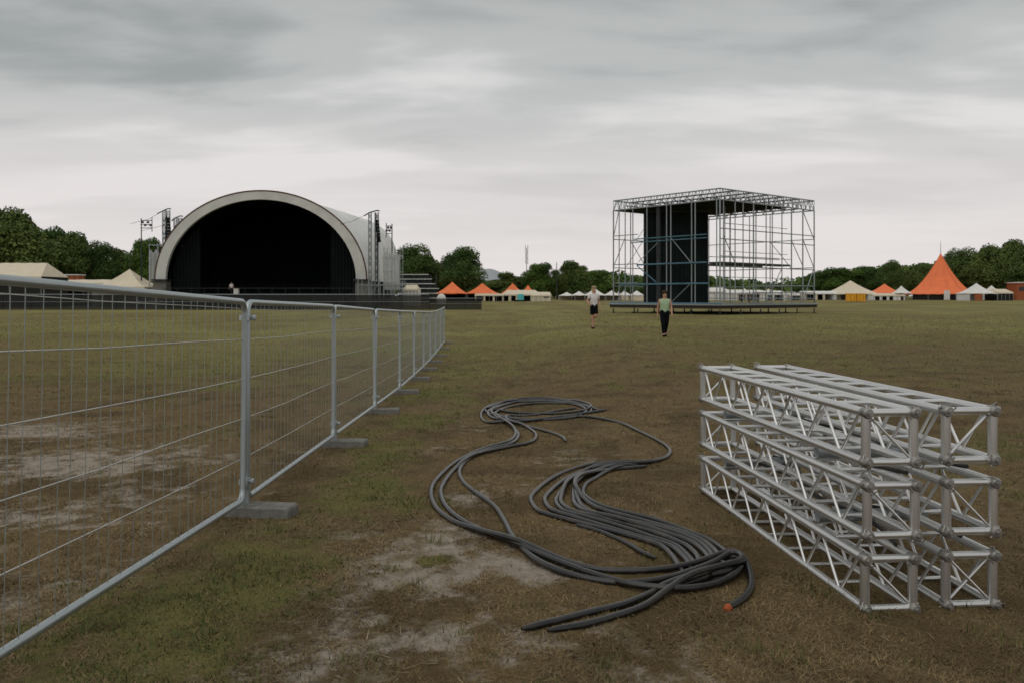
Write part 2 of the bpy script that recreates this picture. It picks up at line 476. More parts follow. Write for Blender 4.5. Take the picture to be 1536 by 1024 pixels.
sc10 = nd.new('ShaderNodeVectorMath'); sc10.operation = 'SCALE'; sc10.inputs[3].default_value = 10.0
lk.new(cl, sc10.inputs[0])
lk.new(wmix(.97, sky.outputs[0], sc10.outputs[0]), bg.inputs['Color'])

sl = bpy.data.lights.new('sun', 'SUN'); sl.energy = .6; sl.angle = R(75); sl.color = (1, .96, .9)
so = bpy.data.objects.new('sun', sl); COL.objects.link(so)
dirv = Vector((math.sin(SUN_AZ) * math.cos(SUN_EL), math.cos(SUN_AZ) * math.cos(SUN_EL), math.sin(SUN_EL)))
so.rotation_euler = (-dirv).to_track_quat('-Z', 'Y').to_euler(); so.location = (0, 0, 60)
SC.view_settings.view_transform = 'Standard'; SC.view_settings.look = 'None'
SC.view_settings.exposure = 0.48; SC.view_settings.gamma = 1
try: SC.view_settings.use_curve_mapping = False
except Exception: pass
SC.cycles.max_bounces = 6; SC.cycles.transparent_max_bounces = 12; SC.cycles.use_denoising = True

# ------------------------------------------------------------------ mesh fence
def fence_panel_proto():
    L, H, r = 3.30, 1.44, .0215
    root = thing('mesh_fence', 'galvanised mesh fence panel', 'fence panel')
    f = MB(); rc = .085; pts = []
    def arc(cx, cz, a0):
        for i in range(7):
            a = R(a0 + 90 * i / 6); pts.append((0, cx + rc * math.cos(a), cz + rc * math.sin(a)))
    arc(L - rc, H - rc, 0); arc(rc, H - rc, 90); arc(rc, rc, 180); arc(L - rc, rc, 270)
    f.tube(pts, r, 12, closed=True)
    f.build('frame', M['galv'], root)
    for y in (.002, L - .002):
        g = MB(); g.bar((0, y, rc + .0), (0, y, -.11), r * .93, 10); g.build('leg', M['galv'], root)
    wv = MB(); k = 0; y = .07
    while y < L - .05:
        wv.bar((.004, y, .01), (.004, y, H - .01), .0020, 5)
        k += 1; y += .125 + (.012 if k % 3 else -.02)
    wv.build('mesh_wires', M['wire'], root)
    wh = MB()
    for z in (H * .965, H * .81, H * .61, H * .41, H * .21):
        rr = .0036 if z < H * .9 else .0022
        a = random.uniform(-.006, .006)
        wh.tube([(-.006, .015, z), (-.006, L * .35, z - .006 + a), (-.006, L * .7, z - .004 - a), (-.006, L - .015, z)], rr, 6)
    wh.build('cross_wires', M['alu'], root)
    for z, q in ((H - .115, 1), (.13, .85)):
        c = MB()
        c.box((0, L + .05, z), (.075 * q, .115 * q, .038))
        c.tube([(-.05 * q, L + .05, z), (.066, L + .05, z)], .012, 8)
        c.tube([(.045, L + .05, z), (.068, L + .05, z)], .019, 6)
        c.build('coupler', M['galv'], root, angle=30)
    return root

joints = [(-1.975, 2.96), (-1.960, 6.36)]
fx = lambda y: float(np.interp(y, [6.4, 9.96, 13.2, 16.9, 22.2, 29, 38.4, 50], [-1.96, -2.005, -2.08, -2.15, -2.33, -2.62, -2.94, -3.3]))
for i in range(10):
    y0 = joints[-1][1]; joints.append((fx(y0 + 3.4), y0 + 3.4))
zr = lambda y: float(np.interp(y, [2.96, 6.36, 9.96, 13.2, 16.9, 22.2, 29, 34, 38.4], [.235, .118, .045, -.045, -.13, -.235, -.36, -.33, -.27]))
FP = ['large galvanised mesh fence panel nearest the camera, running out of the left frame edge',
      'second galvanised mesh fence panel from the camera, starting at the nearest concrete foot',
      'third galvanised mesh fence panel from the camera, between second and third visible joints',
      'fourth galvanised mesh fence panel from the camera, seen at a steep angle',
      'fifth galvanised mesh fence panel from the camera, mid way down the run',
      'sixth galvanised mesh fence panel from the camera, in the narrowing part of the run',
      'seventh galvanised mesh fence panel from the camera, where the run looks dense',
      'eighth galvanised mesh fence panel from the camera, third from the far end',
      'ninth galvanised mesh fence panel from the camera, next to last in the run',
      'farthest galvanised mesh fence panel ending the run in the open field']
proto = fence_panel_proto()
for i in range(10):
    a, b = joints[i], joints[i + 1]
    o = proto if i == 0 else dup(proto)
    z0, z1 = zr(a[1]), zr(b[1])
    d = Vector((b[0] - a[0], b[1] - a[1], z1 - z0))
    yaw = math.atan2(-d.x, d.y); pit = math.atan2(d.z, math.hypot(d.x, d.y))
    o.location = (a[0], a[1] + .05, z0); o.rotation_euler = (pit, R(random.uniform(-.8, .8)) if i else 0, yaw)
    tag(o, FP[i], 'fence panel', 'mesh fence panels along the left of the field')

fb = MB()
prof = [(-.13, 0), (.365, 0), (.365, .068), (.352, .088), (-.117, .088), (-.13, .068)]
for yy in (-.11, .11): pass
vs = [(x, -.105, z) for x, z in prof] + [(x, .105, z) for x, z in prof]
n_ = len(prof)
fb.add(vs, [tuple(range(n_))[::1], tuple(range(2 * n_ - 1, n_ - 1, -1))] + [(i, i + n_, (i + 1) % n_ + n_, (i + 1) % n_) for i in range(n_)])
foot_me = None
FFL = ['concrete block foot under the nearest fence joint', 'concrete block foot under the second fence joint from the camera',
       'concrete block foot under the third fence joint from the camera', 'concrete block foot under the fourth fence joint from the camera',
       'concrete block foot under the fifth fence joint from the camera', 'concrete block foot under the sixth fence joint from the camera',
       'concrete block foot under the seventh fence joint from the camera', 'third concrete block foot from the far end of the mesh fence',
       'next to last concrete block foot towards the far end of the mesh fence', 'last concrete block foot at the far end of the mesh fence']
for i in range(1, 11):
    x, y = joints[i]
    if foot_me is None:
        o = fb.build('concrete_block', M['concrete'], None, angle=25); foot_me = o.data
        bv = o.modifiers.new('bevel', 'BEVEL'); bv.width = .008; bv.segments = 2
    else:
        o = foot0.copy(); COL.objects.link(o)
    if i == 1: foot0 = o
    o.location = (x, y + .02, gz(x, y) - .012); o.rotation_euler = (0, 0, random.uniform(-.16, .16))
    tag(o, FFL[i - 1], 'fence foot', 'concrete feet under the mesh fence')

# ------------------------------------------------------------------ truss stack
TL, TW = 2.76, .252
def truss_proto(seed, endstyle):
    rd = random.Random(seed)
    root = thing('stage_truss', 'truss', 'truss')
    rc = .0232
    h = TW / 2
    corners = [(-h, 0), (h, 0), (h, TW), (-h, TW)]     # x, z
    for (x, z) in corners:
        c = MB(); c.tube([(x, -.012, z), (x, TL + .012, z)], rc, 14); c.build('chord', M['alu'], root)
    faces = [(0, 3, 'zig'), (1, 2, 'zig'), (3, 2, 'rung'), (0, 1, 'rung')]
    for (a, b, st) in faces:
        m = MB(); pa, pb = corners[a], corners[b]
        if st == 'zig':
            y = .07; n = 12; dy = (TL - .14) / n
            for k in range(n):
                A, B = (pa, pb) if k % 2 else (pb, pa)
                m.bar((A[0], y + k * dy, A[1]), (B[0], y + (k + 1) * dy, B[1]), .0085, 8)
        else:
            n = 8; dy = (TL - .2) / n
            for k in range(1, n):
                y = .1 + k * dy
                m.bar((pa[0], y, pa[1]), (pb[0], y, pb[1]), .0125, 8)
                m.build('rung', M['alu'], root); m = MB()
            continue
        m.build('lacing', M['alu'], root)
    for e, y in ((0, .012), (1, TL - .012)):
        m = MB()
        for i in range(4):
            a, b = corners[i], corners[(i + 1) % 4]
            m.bar((a[0], y, a[1]), (b[0], y, b[1]), .0235 if i % 2 else .0205, 14)
        if e == 0:
            if endstyle in (0, 2): m.bar((-h, y, TW), (h, y, 0), .0075, 8)
            if endstyle in (1, 2): m.bar((-h, y + .012, 0), (h, y + .012, TW), .0075, 8)
        else: m.bar((-h, y, 0), (h, y, TW), .008, 8)
        m.build('end_frame', M['alu'], root)
        sgn = -1 if e == 0 else 1
        for (x, z) in corners:
            c = MB(); y0 = y + sgn * .006
            c.tube([(x, y0 - sgn * .045, z), (x, y0 - sgn * .02, z), (x, y0 + sgn * .022, z), (x, y0 + sgn * .034, z)], [.021, .029, .029, .021], 12)
            c.tube([(x, y0 + sgn * .034, z), (x, y0 + sgn * .052, z)], [.013, .011], 10)
            for q in range(3):                       # pins, clip and a twist of tape
                a = rd.uniform(0, 6.28); dx, dz = math.cos(a), math.sin(a)
                c.bar((x - dx * .036, y0 + sgn * .012 * (q - 1), z - dz * .036), (x + dx * .040, y0 + sgn * .012 * (q - 1), z + dz * .040), .0055, 6)
            a = rd.uniform(0, 6.28)
            c.tube([(x + .03 * math.cos(a), y0, z + .03 * math.sin(a)), (x + .045 * math.cos(a + .5), y0 + sgn * .02, z + .045 * math.sin(a + .5)),
                    (x + .042 * math.cos(a + 1.3), y0 + sgn * .03, z + .042 * math.sin(a + 1.3))], .0035, 5)
            c.build('coupler', M['alu_dull'], root, angle=35)
    return root
protos = [truss_proto(1, 0), truss_proto(2, 1), truss_proto(3, 2)]
AZ = R(4.7)
base = Vector((1.918, 4.40, 0)); ax = Vector((math.cos(R(8)), math.sin(R(8)), 0))
TLAB = [['aluminium box truss at the bottom of the left column, lying on the ground', 'aluminium box truss in the middle of the left column', 'aluminium box truss on top of the left column'],
        ['aluminium box truss at the bottom of the right column, its end crossed by two braces', 'aluminium box truss in the middle of the right column', 'aluminium box truss on top of the right column']]
kinds = [[0, 0, 0], [2, 0, 1]]; used = set()
for c in range(2):
    for l in range(3):
        k = kinds[c][l]
        o = protos[k] if k not in used else dup(protos[k]); used.add(k)
        p = base + ax * (.445 * c + random.uniform(-.010, .010)) + Vector((0, random.uniform(-.022, .022), .024 + l * (TW + .117)))
        o.location = p; o.rotation_euler = (0, 0, AZ + R(random.uniform(-.45, .45)) + (R(-.5) if c else 0))
        tag(o, TLAB[c][l], 'truss', 'stacked aluminium box trusses')
bt = 0; bat0 = None
BL = [['grey steel tube lying crosswise under the middle truss layer, near end', 'grey steel tube lying crosswise under the middle truss layer, far end'],
      ['grey steel tube lying crosswise under the top truss layer, near end', 'grey steel tube lying crosswise under the top truss layer, far end']]
for l in range(2):
    for q, s in enumerate((.62, 2.25)):
        if bat0 is None:
            b = MB(); b.tube([(-.33, 0, 0), (.33, 0, 0)], .0349, 16); o = b.build('spacer_tube', M['scaf'], None); bat0 = o
        else: o = bat0.copy(); COL.objects.link(o)
        p = base + ax * .231 + Vector((-math.sin(AZ), math.cos(AZ), 0)) * s
        o.location = (p.x, p.y, .024 + l * (TW + .117) + TW + .0585); o.rotation_euler = (0, 0, AZ + R(random.uniform(-2, 2)))
        tag(o, BL[l][q], 'tube', 'steel spacer tubes between the trusses')

al = Vector((-math.sin(AZ), math.cos(AZ), 0))
for q, (l, u0, u1, w_, lab) in enumerate(((0, .10, .40, .08, 'dark cable stowed between the bottom and middle truss layers, crossing the gap'), (0, .42, .06, .06, 'dark cable stowed under the middle truss layer, running towards the left column'),
                           (1, .08, .46, .09, 'dark cable stowed between the middle and top truss layers, crossing the gap'), (1, .50, .30, .05, 'dark cable stowed under the top truss layer in the right column'))):
    pts = []
    for i in range(60):
        t_ = i / 59; v_ = .12 + 2.5 * t_; uu = u0 + (u1 - u0) * (t_ * t_ * (3 - 2 * t_)) + w_ * math.sin(t_ * 9 + q)
        p = base + ax * uu + al * v_
        pts.append((p.x, p.y, .024 + l * (TW + .117) + TW + .031 + .004 * math.sin(t_ * 31 + q) + (.026 if q % 2 else 0)))
    m = MB(); m.tube(pts, .0115, 8)
    tag(m.build('power_cable', M['cable_in'], None, True, 60), lab, 'cable', 'cables stowed inside the truss stack')

# ------------------------------------------------------------------ cables
def catmull(pts, step=.03):
    P = [Vector((p[0], p[1])) for p in pts]
    P = [P[0] * 2 - P[1]] + P + [P[-1] * 2 - P[-2]]
    out = []
    for i in range(1, len(P) - 2):
        p0, p1, p2, p3 = P[i - 1:i + 3]
        n = max(2, int((p2 - p1).length / step))
        for k in range(n):
            t = k / n
            out.append(.5 * ((2 * p1) + (p2 - p0) * t + (2 * p0 - 5 * p1 + 4 * p2 - p3) * t * t + (3 * p1 - p0 - 3 * p2 + p3) * t ** 3))
    out.append(P[-2]); return out
def zpts(L): return [on_ground(630 + .3907 * x, 570 + .3907 * y)[:2] for x, y in L]
def resample(L, n):
    P = catmull(L, 6); d = [0]
    for a, b in zip(P, P[1:]): d.append(d[-1] + (b - a).length)
    ts = np.linspace(0, d[-1], n)
    return list(zip(np.interp(ts, d, [p.x for p in P]), np.interp(ts, d, [p.y for p in P])))

coil1 = [(640, 130), (540, 147), (430, 160), (340, 165), (262, 166), (235, 146), (245, 118), (310, 90), (400, 72), (500, 72), (590, 85), (655, 104), (630, 120), (550, 130), (440, 132), (350, 126), (288, 118), (274, 130), (300, 150)]
C1 = [(718, 116)] + coil1 + [(345, 178), (367, 208), (340, 238), (240, 268), (140, 318), (65, 385), (42, 440), (65, 500), (130, 550), (230, 590), (340, 632), (450, 668), (580, 712), (690, 738), (800, 743), (900, 741), (1020, 730), (1120, 710), (1195, 697), (1245, 728), (1272, 785), (1250, 840), (1182, 886)]
C2 = [(690, 120), (610, 98), (500, 82), (400, 84), (310, 102), (262, 128), (280, 148), (330, 160), (400, 180), (440, 205), (443, 228), (410, 246), (330, 262), (230, 287), (140, 342), (86, 410), (84, 460), (118, 512), (200, 568), (330, 624), (430, 668), (560, 716), (690, 765), (800, 800), (900, 818), (990, 822), (1090, 808), (1190, 778), (1238, 752)]
C3 = [(560, 92), (440, 92), (340, 106), (290, 130), (310, 150), (356, 184), (378, 214), (350, 246), (255, 272), (185, 308), (152, 352), (165, 395), (210, 435), (285, 490), (325, 550), (350, 600), (385, 645), (450, 700), (560, 750), (700, 782), (830, 787), (980, 768), (1120, 728), (1195, 702), (1236, 722), (1215, 752), (1090, 777), (950, 800), (880, 832), (780, 872), (640, 906), (500, 942), (390, 966)]
C4 = [(600, 110), (520, 122), (430, 138), (350, 140), (330, 150), (370, 168), (430, 186), (500, 204), (545, 222), (560, 238)]
C5 = [(290, 160), (400, 160), (520, 148), (640, 144), (760, 165), (840, 200), (920, 240), (958, 270), (950, 296), (900, 318), (830, 330), (740, 338), (660, 352)]
O = [(900, 317), (720, 322), (610, 345), (510, 385), (436, 440), (420, 478), (462, 512), (560, 540), (680, 572), (820, 612), (940, 655), (1000, 728)]
I = [(862, 336), (745, 352), (672, 380), (620, 412), (628, 450), (690, 488), (780, 515), (880, 540), (980, 568), (1070, 600), (1140, 635), (1195, 690)]
Or, Ir = resample(O, 24), resample(I, 24)
strands = []
ks = [0, .17, .30, .44, .58, .70, .82, 1.0]
for j, k in enumerate(ks):
    wob = random.uniform(0, 6.28)
    s = [((1 - k) * a[0] + k * b[0] + 11 * math.sin(wob + i * .33) * (1 if 3 < i < 20 else .4), (1 - k) * a[1] + k * b[1] + 3.5 * math.cos(wob * 2 + i * .43)) for i, (a, b) in enumerate(zip(Or, Ir))]
    s = s[(j * 5) % 3:]
    if j < 3: s += [(1020 + 25 * j, 765), (1060 + 30 * j, 780)]
    elif j == 7: s += [(1240, 718), (1236, 744), (1150, 770), (1040, 796), (940, 835), (850, 882), (720, 925), (600, 955), (490, 972)]
    elif j >= 5: s += [(1222, 712), (1238, 738), (1190, 758), (1080, 785), (980, 806 + 6 * (j - 5))]
    else: s += [(1170, 730), (1190, 760), (1120, 785)]
    strands.append(s)
E1 = [(600, 560), (700, 590), (790, 630), (850, 665), (905, 690)]     # thin end lying below the bundle
ring = []
for q in range(2):
    a0 = .6 + q * .3
    ring.append([(455 + (205 - 22 * q) * math.cos(a0 + i * 2 * math.pi / 16), 116 + (40 - 5 * q) * math.sin(a0 + i * 2 * math.pi / 16) + 3 * q) for i in range(16)])
CABLES = [(E1, 'short cable end lying on the soil below the middle bundle', .015)]
CABLES += [(r_, ['wide loop of black cable in the far coil', 'inner loop of black cable in the far coil'][i], .019) for i, r_ in enumerate(ring)]
CABLES += [(s, None, random.uniform(.0175, .0198)) for s in strands]
CABLES += [(C5, 'single cable curving from the far coil round to the right into the bundle', .0192),
           (C4, 'short cable tail pointing forward out of the far coil', .0192),
           (C3, 'cable with the S-bend through the middle of the left loop, ending front left', .0192),
           (C2, 'inner cable of the pair sweeping round the far left', .0192),
           (C1, 'outermost cable of the left sweep, orange taped end by the trusses', .0192)]
occ = {}
CS = .045
def lay(pts, r):
    """pile each cable on what already lies there"""
    zs = []
    for p in pts:
        cx, cy = int(p.x // CS), int(p.y // CS); z = r * .85
        for i in (-1, 0, 1):
            for j in (-1, 0, 1):
                for (qx, qy, qz, qr) in occ.get((cx + i, cy + j), ()):
                    d2 = (p.x - qx) ** 2 + (p.y - qy) ** 2; s = (r + qr) * .80
                    if d2 < s * s: z = max(z, qz + math.sqrt(s * s - d2))
        zs.append(min(z, .085))
    zs = np.array(zs)
    k = np.hanning(23); k /= k.sum()
    for _ in range(2):
        sm = np.convolve(np.pad(zs, 11, mode='edge'), k, 'valid'); zs = sm * .75 + .25 * np.maximum(sm, zs)
    for p, z in zip(pts, zs): occ.setdefault((int(p.x // CS), int(p.y // CS)), []).append((p.x, p.y, z, r))
    return zs
si = 0
for L, lab, r in CABLES:
    pts = catmull(zpts(L), .028)
    zs = lay(pts, r)
    rad = np.full(len(pts), r)
    for q, kk in enumerate((.45, .7, .86, .95)):
        rad[-1 - q] *= kk; rad[q] *= kk
        if L is C1: rad[-1 - q] = r
    m = MB(); m.tube([(p.x, p.y, gz(p.x, p.y) + z) for p, z in zip(pts, zs)], list(rad), 12)
    nm = 'power_cable'
    o = m.build(nm, M['rubber_dusty'] if lab is None and si % 3 == 0 else M['rubber'], None, True, 60)
    if lab is None:
        lab = ['outermost strand at the bend of the middle cable bundle', 'second strand from outside in the bend of the middle cable bundle',
               'third strand from outside in the bend of the middle cable bundle', 'fourth strand from outside in the bend of the middle cable bundle',
               'fourth strand from inside in the bend of the middle cable bundle', 'third strand from inside in the bend of the middle cable bundle',
               'second strand from inside in the bend of the middle cable bundle', 'innermost strand of the middle bundle, running to a cut end front left'][si]
        si += 1
    tag(o, 'black rubber ' + lab if not lab.startswith('black') else lab, 'cable', 'black power cables snaking over the ground')
    if L is C1:
        e = Vector((pts[-1].x, pts[-1].y, gz(pts[-1].x, pts[-1].y) + zs[-1])); d = (pts[-1] - pts[-4]).normalized(); d3 = Vector((d.x, d.y, -.1))
        t_ = MB(); t_.tube([e - d3 * .010, e + d3 * .012, e + d3 * .024], [.0198, .0204, .008], 12)
        t_.build('end_cap', M['tape'], o)

# ------------------------------------------------------------------ trees
def leaf_tris(centers, radii, n, size, rd, cols, flat=.8, squash=.85):
    k = len(centers); wts = radii ** 2 / (radii ** 2).sum()
    idx = rd.choice(k, n, p=wts)
    v = rd.normal(size=(n, 3)); v /= np.linalg.norm(v, axis=1, keepdims=True)
    v[:, 2] = np.where(v[:, 2] < -.35, -v[:, 2] * .6, v[:, 2])
    rr = radii[idx] * (1 - .45 * rd.random(n) ** 2)
    pos = centers[idx] + v * rr[:, None] * np.array([1, 1, squash])
    nrm = v * .6 + rd.normal(size=(n, 3)) * .6 + np.array([0, 0, .35]); nrm /= np.linalg.norm(nrm, axis=1, keepdims=True)
    t = np.cross(nrm, rd.normal(size=(n, 3))); t /= np.linalg.norm(t, axis=1, keepdims=True); b = np.cross(nrm, t)
    s = size * rd.uniform(.55, 1.35, n)[:, None]
    P = np.stack([pos - t * s * .6 - b * s * .3, pos + t * s * .6 - b * s * .35, pos + b * s * .75 + t * s * rd.uniform(-.4, .4, n)[:, None]], 1)
    cv = rd.random(k)[:, None]
    c = (cols[0] + (cols[1] - cols[0]) * cv)[idx] * rd.uniform(.85, 1.15, n)[:, None]
    return P, c

LEAF = (np.array([.046, .088, .020]), np.array([.100, .150, .036]))
def tree_proto(seed, w, h, n, label, leaf=LEAF, size=.52, k=26):
    rd = np.random.default_rng(seed)
    root = thing('broadleaf_tree', label, 'tree')
    th = rd.uniform(0, 2 * np.pi, k); zz = rd.uniform(.22, .93, k)
    prof = np.sqrt(np.clip(1 - ((zz - .48) / .55) ** 2, .05, 1))
    rad = rd.uniform(.25, .85, k) * prof * w * .42
    cen = np.stack([rad * np.cos(th), rad * np.sin(th), zz * h], 1)
    rr = rd.uniform(.14, .26, k) * w * (.6 + .5 * prof)
    cen[:4, :2] *= .25; cen[:4, 2] = h * np.array([.4, .55, .7, .84]); rr[:4] = w * np.array([.34, .35, .26, .16])
    ext = (cen[:, 2] + rr * .85).max(); cen[:, 2] *= h / ext; 
    P, c = leaf_tris(cen, rr, n, size, rd, leaf)
    o = bpy.data.objects.new('crown', tri_mesh('crown', P, c, M['leaf'])); COL.objects.link(o); o.parent = root
    m = MB(); tw = w * .03 + .12
    m.tube([(0, 0, -.3), (.1, 0, h * .15), (.0, .15, h * .45), (.1, .1, h * .75)], [tw * 1.35, tw, tw * .7, tw * .25], 8)
    for q in range(6):
        a = q * 1.05 + rd.uniform(0, .5); z0 = h * rd.uniform(.2, .5)
        m.tube([(0, 0, z0), (math.cos(a) * w * .2, math.sin(a) * w * .2, z0 + h * .16), (math.cos(a) * w * .36, math.sin(a) * w * .36, z0 + h * .26)], [tw * .55, tw * .35, tw * .12], 6)
    m.build('trunk', M['trunk'], root)
    return root
TP = [tree_proto(100 + i, 12, 13, (22000, 17000, 24000, 15000, 20000)[i], 't', (LEAF[0] * t_, LEAF[1] * t_), (.30, .36, .28, .35, .31)[i], kk)
      for i, (t_, kk) in enumerate(((np.array([1, 1, 1]), 26), (np.array([1.15, 1.05, 1.1]), 17), (np.array([.8, .88, .9]), 36), (np.array([1.35, 1.15, 1.2]), 14), (np.array([.95, 1.05, .8]), 22)))]
tp_used = [False] * 5
# px centre, top row, px width, distance, label
TREES = [(-40, 300, 150, 165, 'tallest dark tree cut by the left frame edge'),
 (28, 310, 120, 160, 'tall dark tree above the cream ridge tent at far left'),
 (98, 347, 80, 170, 'round dark tree behind the small orange hut at left'),
 (66, 340, 70, 178, 'dark tree filling the gap left of the round dark tree'),
 (148, 361, 62, 175, 'tree with ragged pale top left of the peaked cream tent'),
 (182, 372, 52, 180, 'low tree directly behind the peaked cream tent'),
 (214, 356, 56, 175, 'tree behind the pole with crossbars left of the arched stage'),
 (244, 366, 50, 180, 'tree touching the left foot of the arched stage'),
 (618, 366, 62, 190, 'tree with a notched crown right of the arched stage'),
 (646, 380, 46, 195, 'tree between the notched crown and the big round tree above the orange tents'),
 (694, 369, 74, 185, 'large round tree standing above the orange tents'),
 (668, 392, 40, 200, 'small tree left of the big round tree above the orange tents'),
 (762, 408, 54, 215, 'low tree in front of the pale gap of distant hill'),
 (740, 420, 50, 220, 'low bush-like tree between the two groups of orange tents'),
 (806, 394, 50, 210, 'rounded tree beside the thin mast in the middle treeline'),
 (836, 404, 30, 214, 'narrow tree behind the dark pole in the middle treeline'),
 (862, 391, 52, 205, 'rounded tree above the jogging person in white'),
 (890, 405, 46, 215, 'lower tree just left of the scaffold stage'),
 (785, 414, 34, 220, 'small tree left of the rounded tree with the mast'),
 (1336, 390, 38, 215, 'narrow round crown standing out between cream and orange tents'),
 (1262, 401, 56, 225, 'tree above the peaked cream tent at right'),
 (1300, 399, 50, 225, 'tree between the cream peaked tent and the narrow round crown'),
 (1228, 406, 50, 230, 'tree seen through the right end of the scaffold stage'),
 (1376, 396, 48, 220, 'tree left of the spire of the large orange tent'),
 (1408, 388, 44, 220, 'tree directly behind the spire of the large orange tent'),
 (1441, 372, 56, 210, 'tree rising right behind the large orange tent'),
 (1476, 366, 60, 205, 'tall dark tree right of the large orange tent'),
 (1512, 359, 60, 200, 'tallest tree of the right group, near the right frame edge'),
 (1556, 362, 74, 200, 'dark tree cut by the right frame edge'),
 (1640, 360, 90, 200, 'dark tree beyond the right frame edge')]
TREES = [t for t in TREES if t[0] < 1600]
for i, (px, py, wp, Y, lab) in enumerate(TREES):
    k = (i * 3 + i // 5) % 5
    o = TP[k] if not tp_used[k] else dup(TP[k]); tp_used[k] = True
    x = X(px, Y); g = gz(x, Y); h = Z(py, Y) - g; wd = wp / F * Y * 1.12
    o.location = (x, Y, g); o.scale = (wd / 12, wd / 12, h / 13); o.rotation_euler = (0, 0, random.uniform(0, 6.28))
    tag(o, lab, 'tree', 'trees along the edge of the field')

def woodland():
    rd = np.random.default_rng(55); Ps = []; Cs = []
    tops = lambda px: np.interp(px, [-500, -200, 0, 240, 600, 735, 760, 900, 960, 1040, 1100, 1150, 1180, 1220, 1280, 1400, 1536, 1800, 2100],
                                [350, 355, 372, 400, 405, 424, 424, 408, 412, 414, 420, 424, 426, 412, 404, 395, 376, 370, 370])
    px = -1700.0
    while px < 3000:
        Y = rd.uniform(235, 300); x = X(px, Y); g = gz(x, Y)
        h = Z(tops(px) + rd.uniform(-3, 6), Y) - g; wd = rd.uniform(8, 13)
        k = 9; cen = np.stack([rd.normal(0, wd * .22, k), rd.normal(0, wd * .22, k), h * rd.uniform(.25, .86, k)], 1); rr = rd.uniform(.2, .34, k) * wd
        cen[0] = (0, 0, h - rr[0] * .8)
        cen[:, 2] = np.minimum(cen[:, 2], h - rr * .8) 
        cen += np.array([x, Y, g])
        P, c = leaf_tris(cen, rr, 1300, .75, rd, (LEAF[0] * 1.25, LEAF[1] * 1.25)); Ps.append(P); Cs.append(c)
        px += rd.uniform(10, 17)
    for q in range(165):      # undergrowth along the edge
        px = -1700 + q * 29 + rd.uniform(-10, 10); Y = rd.uniform(225, 240); x = X(px, Y); g = gz(x, Y)
        cen = np.stack([x + rd.normal(0, 2, 5), Y + rd.normal(0, 1, 5), g + rd.uniform(.5, 2.6, 5)], 1); rr = rd.uniform(1.2, 2.2, 5)
        P, c = leaf_tris(cen, rr, 500, .7, rd, LEAF); Ps.append(P); Cs.append(c)
    me = tri_mesh('woodland', np.concatenate(Ps), np.concatenate(Cs), M['leaf'])
    o = bpy.data.objects.new('woodland', me); COL.objects.link(o)
    tag(o, 'far low line of green woodland closing off the field', 'woodland', None, 'stuff')
woodland()
# distant hill in the gap
hm = MB(); vs = []; fs = []; nh = 40
for i in range(nh + 1):
    u = i / nh; x = -70 + 110 * u; hgt = 17 * math.exp(-((u - .38) / .26) ** 2) + 6 * math.exp(-((u - .75) / .2) ** 2)
    for j in range(9):
        v = j / 8; vs.append((x, 900 + 240 * v, 1.9 + (hgt + 3) * math.sin(math.pi * v) ** .8 * 1.6))
for i in range(nh):
    for j in range(8): fs.append((i * 9 + j, (i + 1) * 9 + j, (i + 1) * 9 + j + 1, i * 9 + j + 1))
hm.add(vs, fs)
tag(hm.build('hill', plain('haze_tinted_hill', (.34, .36, .37), .95, 0, .1, .03), None), 'pale distant hill in a gap of the treeline', None, None, 'structure')  # pale grey: distance haze put into the hill's colour

# ------------------------------------------------------------------ tents
def tent_roof(mb, nside, r, z0, z1, power, sag=.0, scallop=0, rot=0.0, rings=12, sub=4):
    """concave peaked roof over a regular polygon, with a hanging valance"""
    cols = nside * sub
    def edge(k, rad):
        s = k // sub; f = (k % sub) / sub
        a = rot + 2 * math.pi * s / nside; b = rot + 2 * math.pi * (s + 1) / nside
        return (rad * ((1 - f) * math.cos(a) + f * math.cos(b)), rad * ((1 - f) * math.sin(a) + f * math.sin(b)), f)
    vs = []; fs = []
    for i in range(rings + 1):
        t = i / rings; rad = r * (1 - t) + .03 * t
        z = z0 + (z1 - z0) * t ** power
        for k in range(cols):
            x, y, f = edge(k, rad)
            dip = sag * math.sin(math.pi * f) * (1 - t) * t * 2
            vs.append((x, y, z - dip))
    for i in range(rings):
        for k in range(cols):
            l = (k + 1) % cols; fs.append((i * cols + k, i * cols + l, (i + 1) * cols + l, (i + 1) * cols + k))
    fs.append(tuple(rings * cols + k for k in range(cols)))
    b = len(vs)
    if scallop:
        for k in range(cols):
            x, y, f = edge(k, r); vs.append((x * 1.003, y * 1.003, z0 - scallop * (.75 + .25 * math.cos(2 * math.pi * k / 2))))
        for k in range(cols):
            l = (k + 1) % cols; fs.append((b + k, b + l, l, k))
    mb.add(vs, fs)

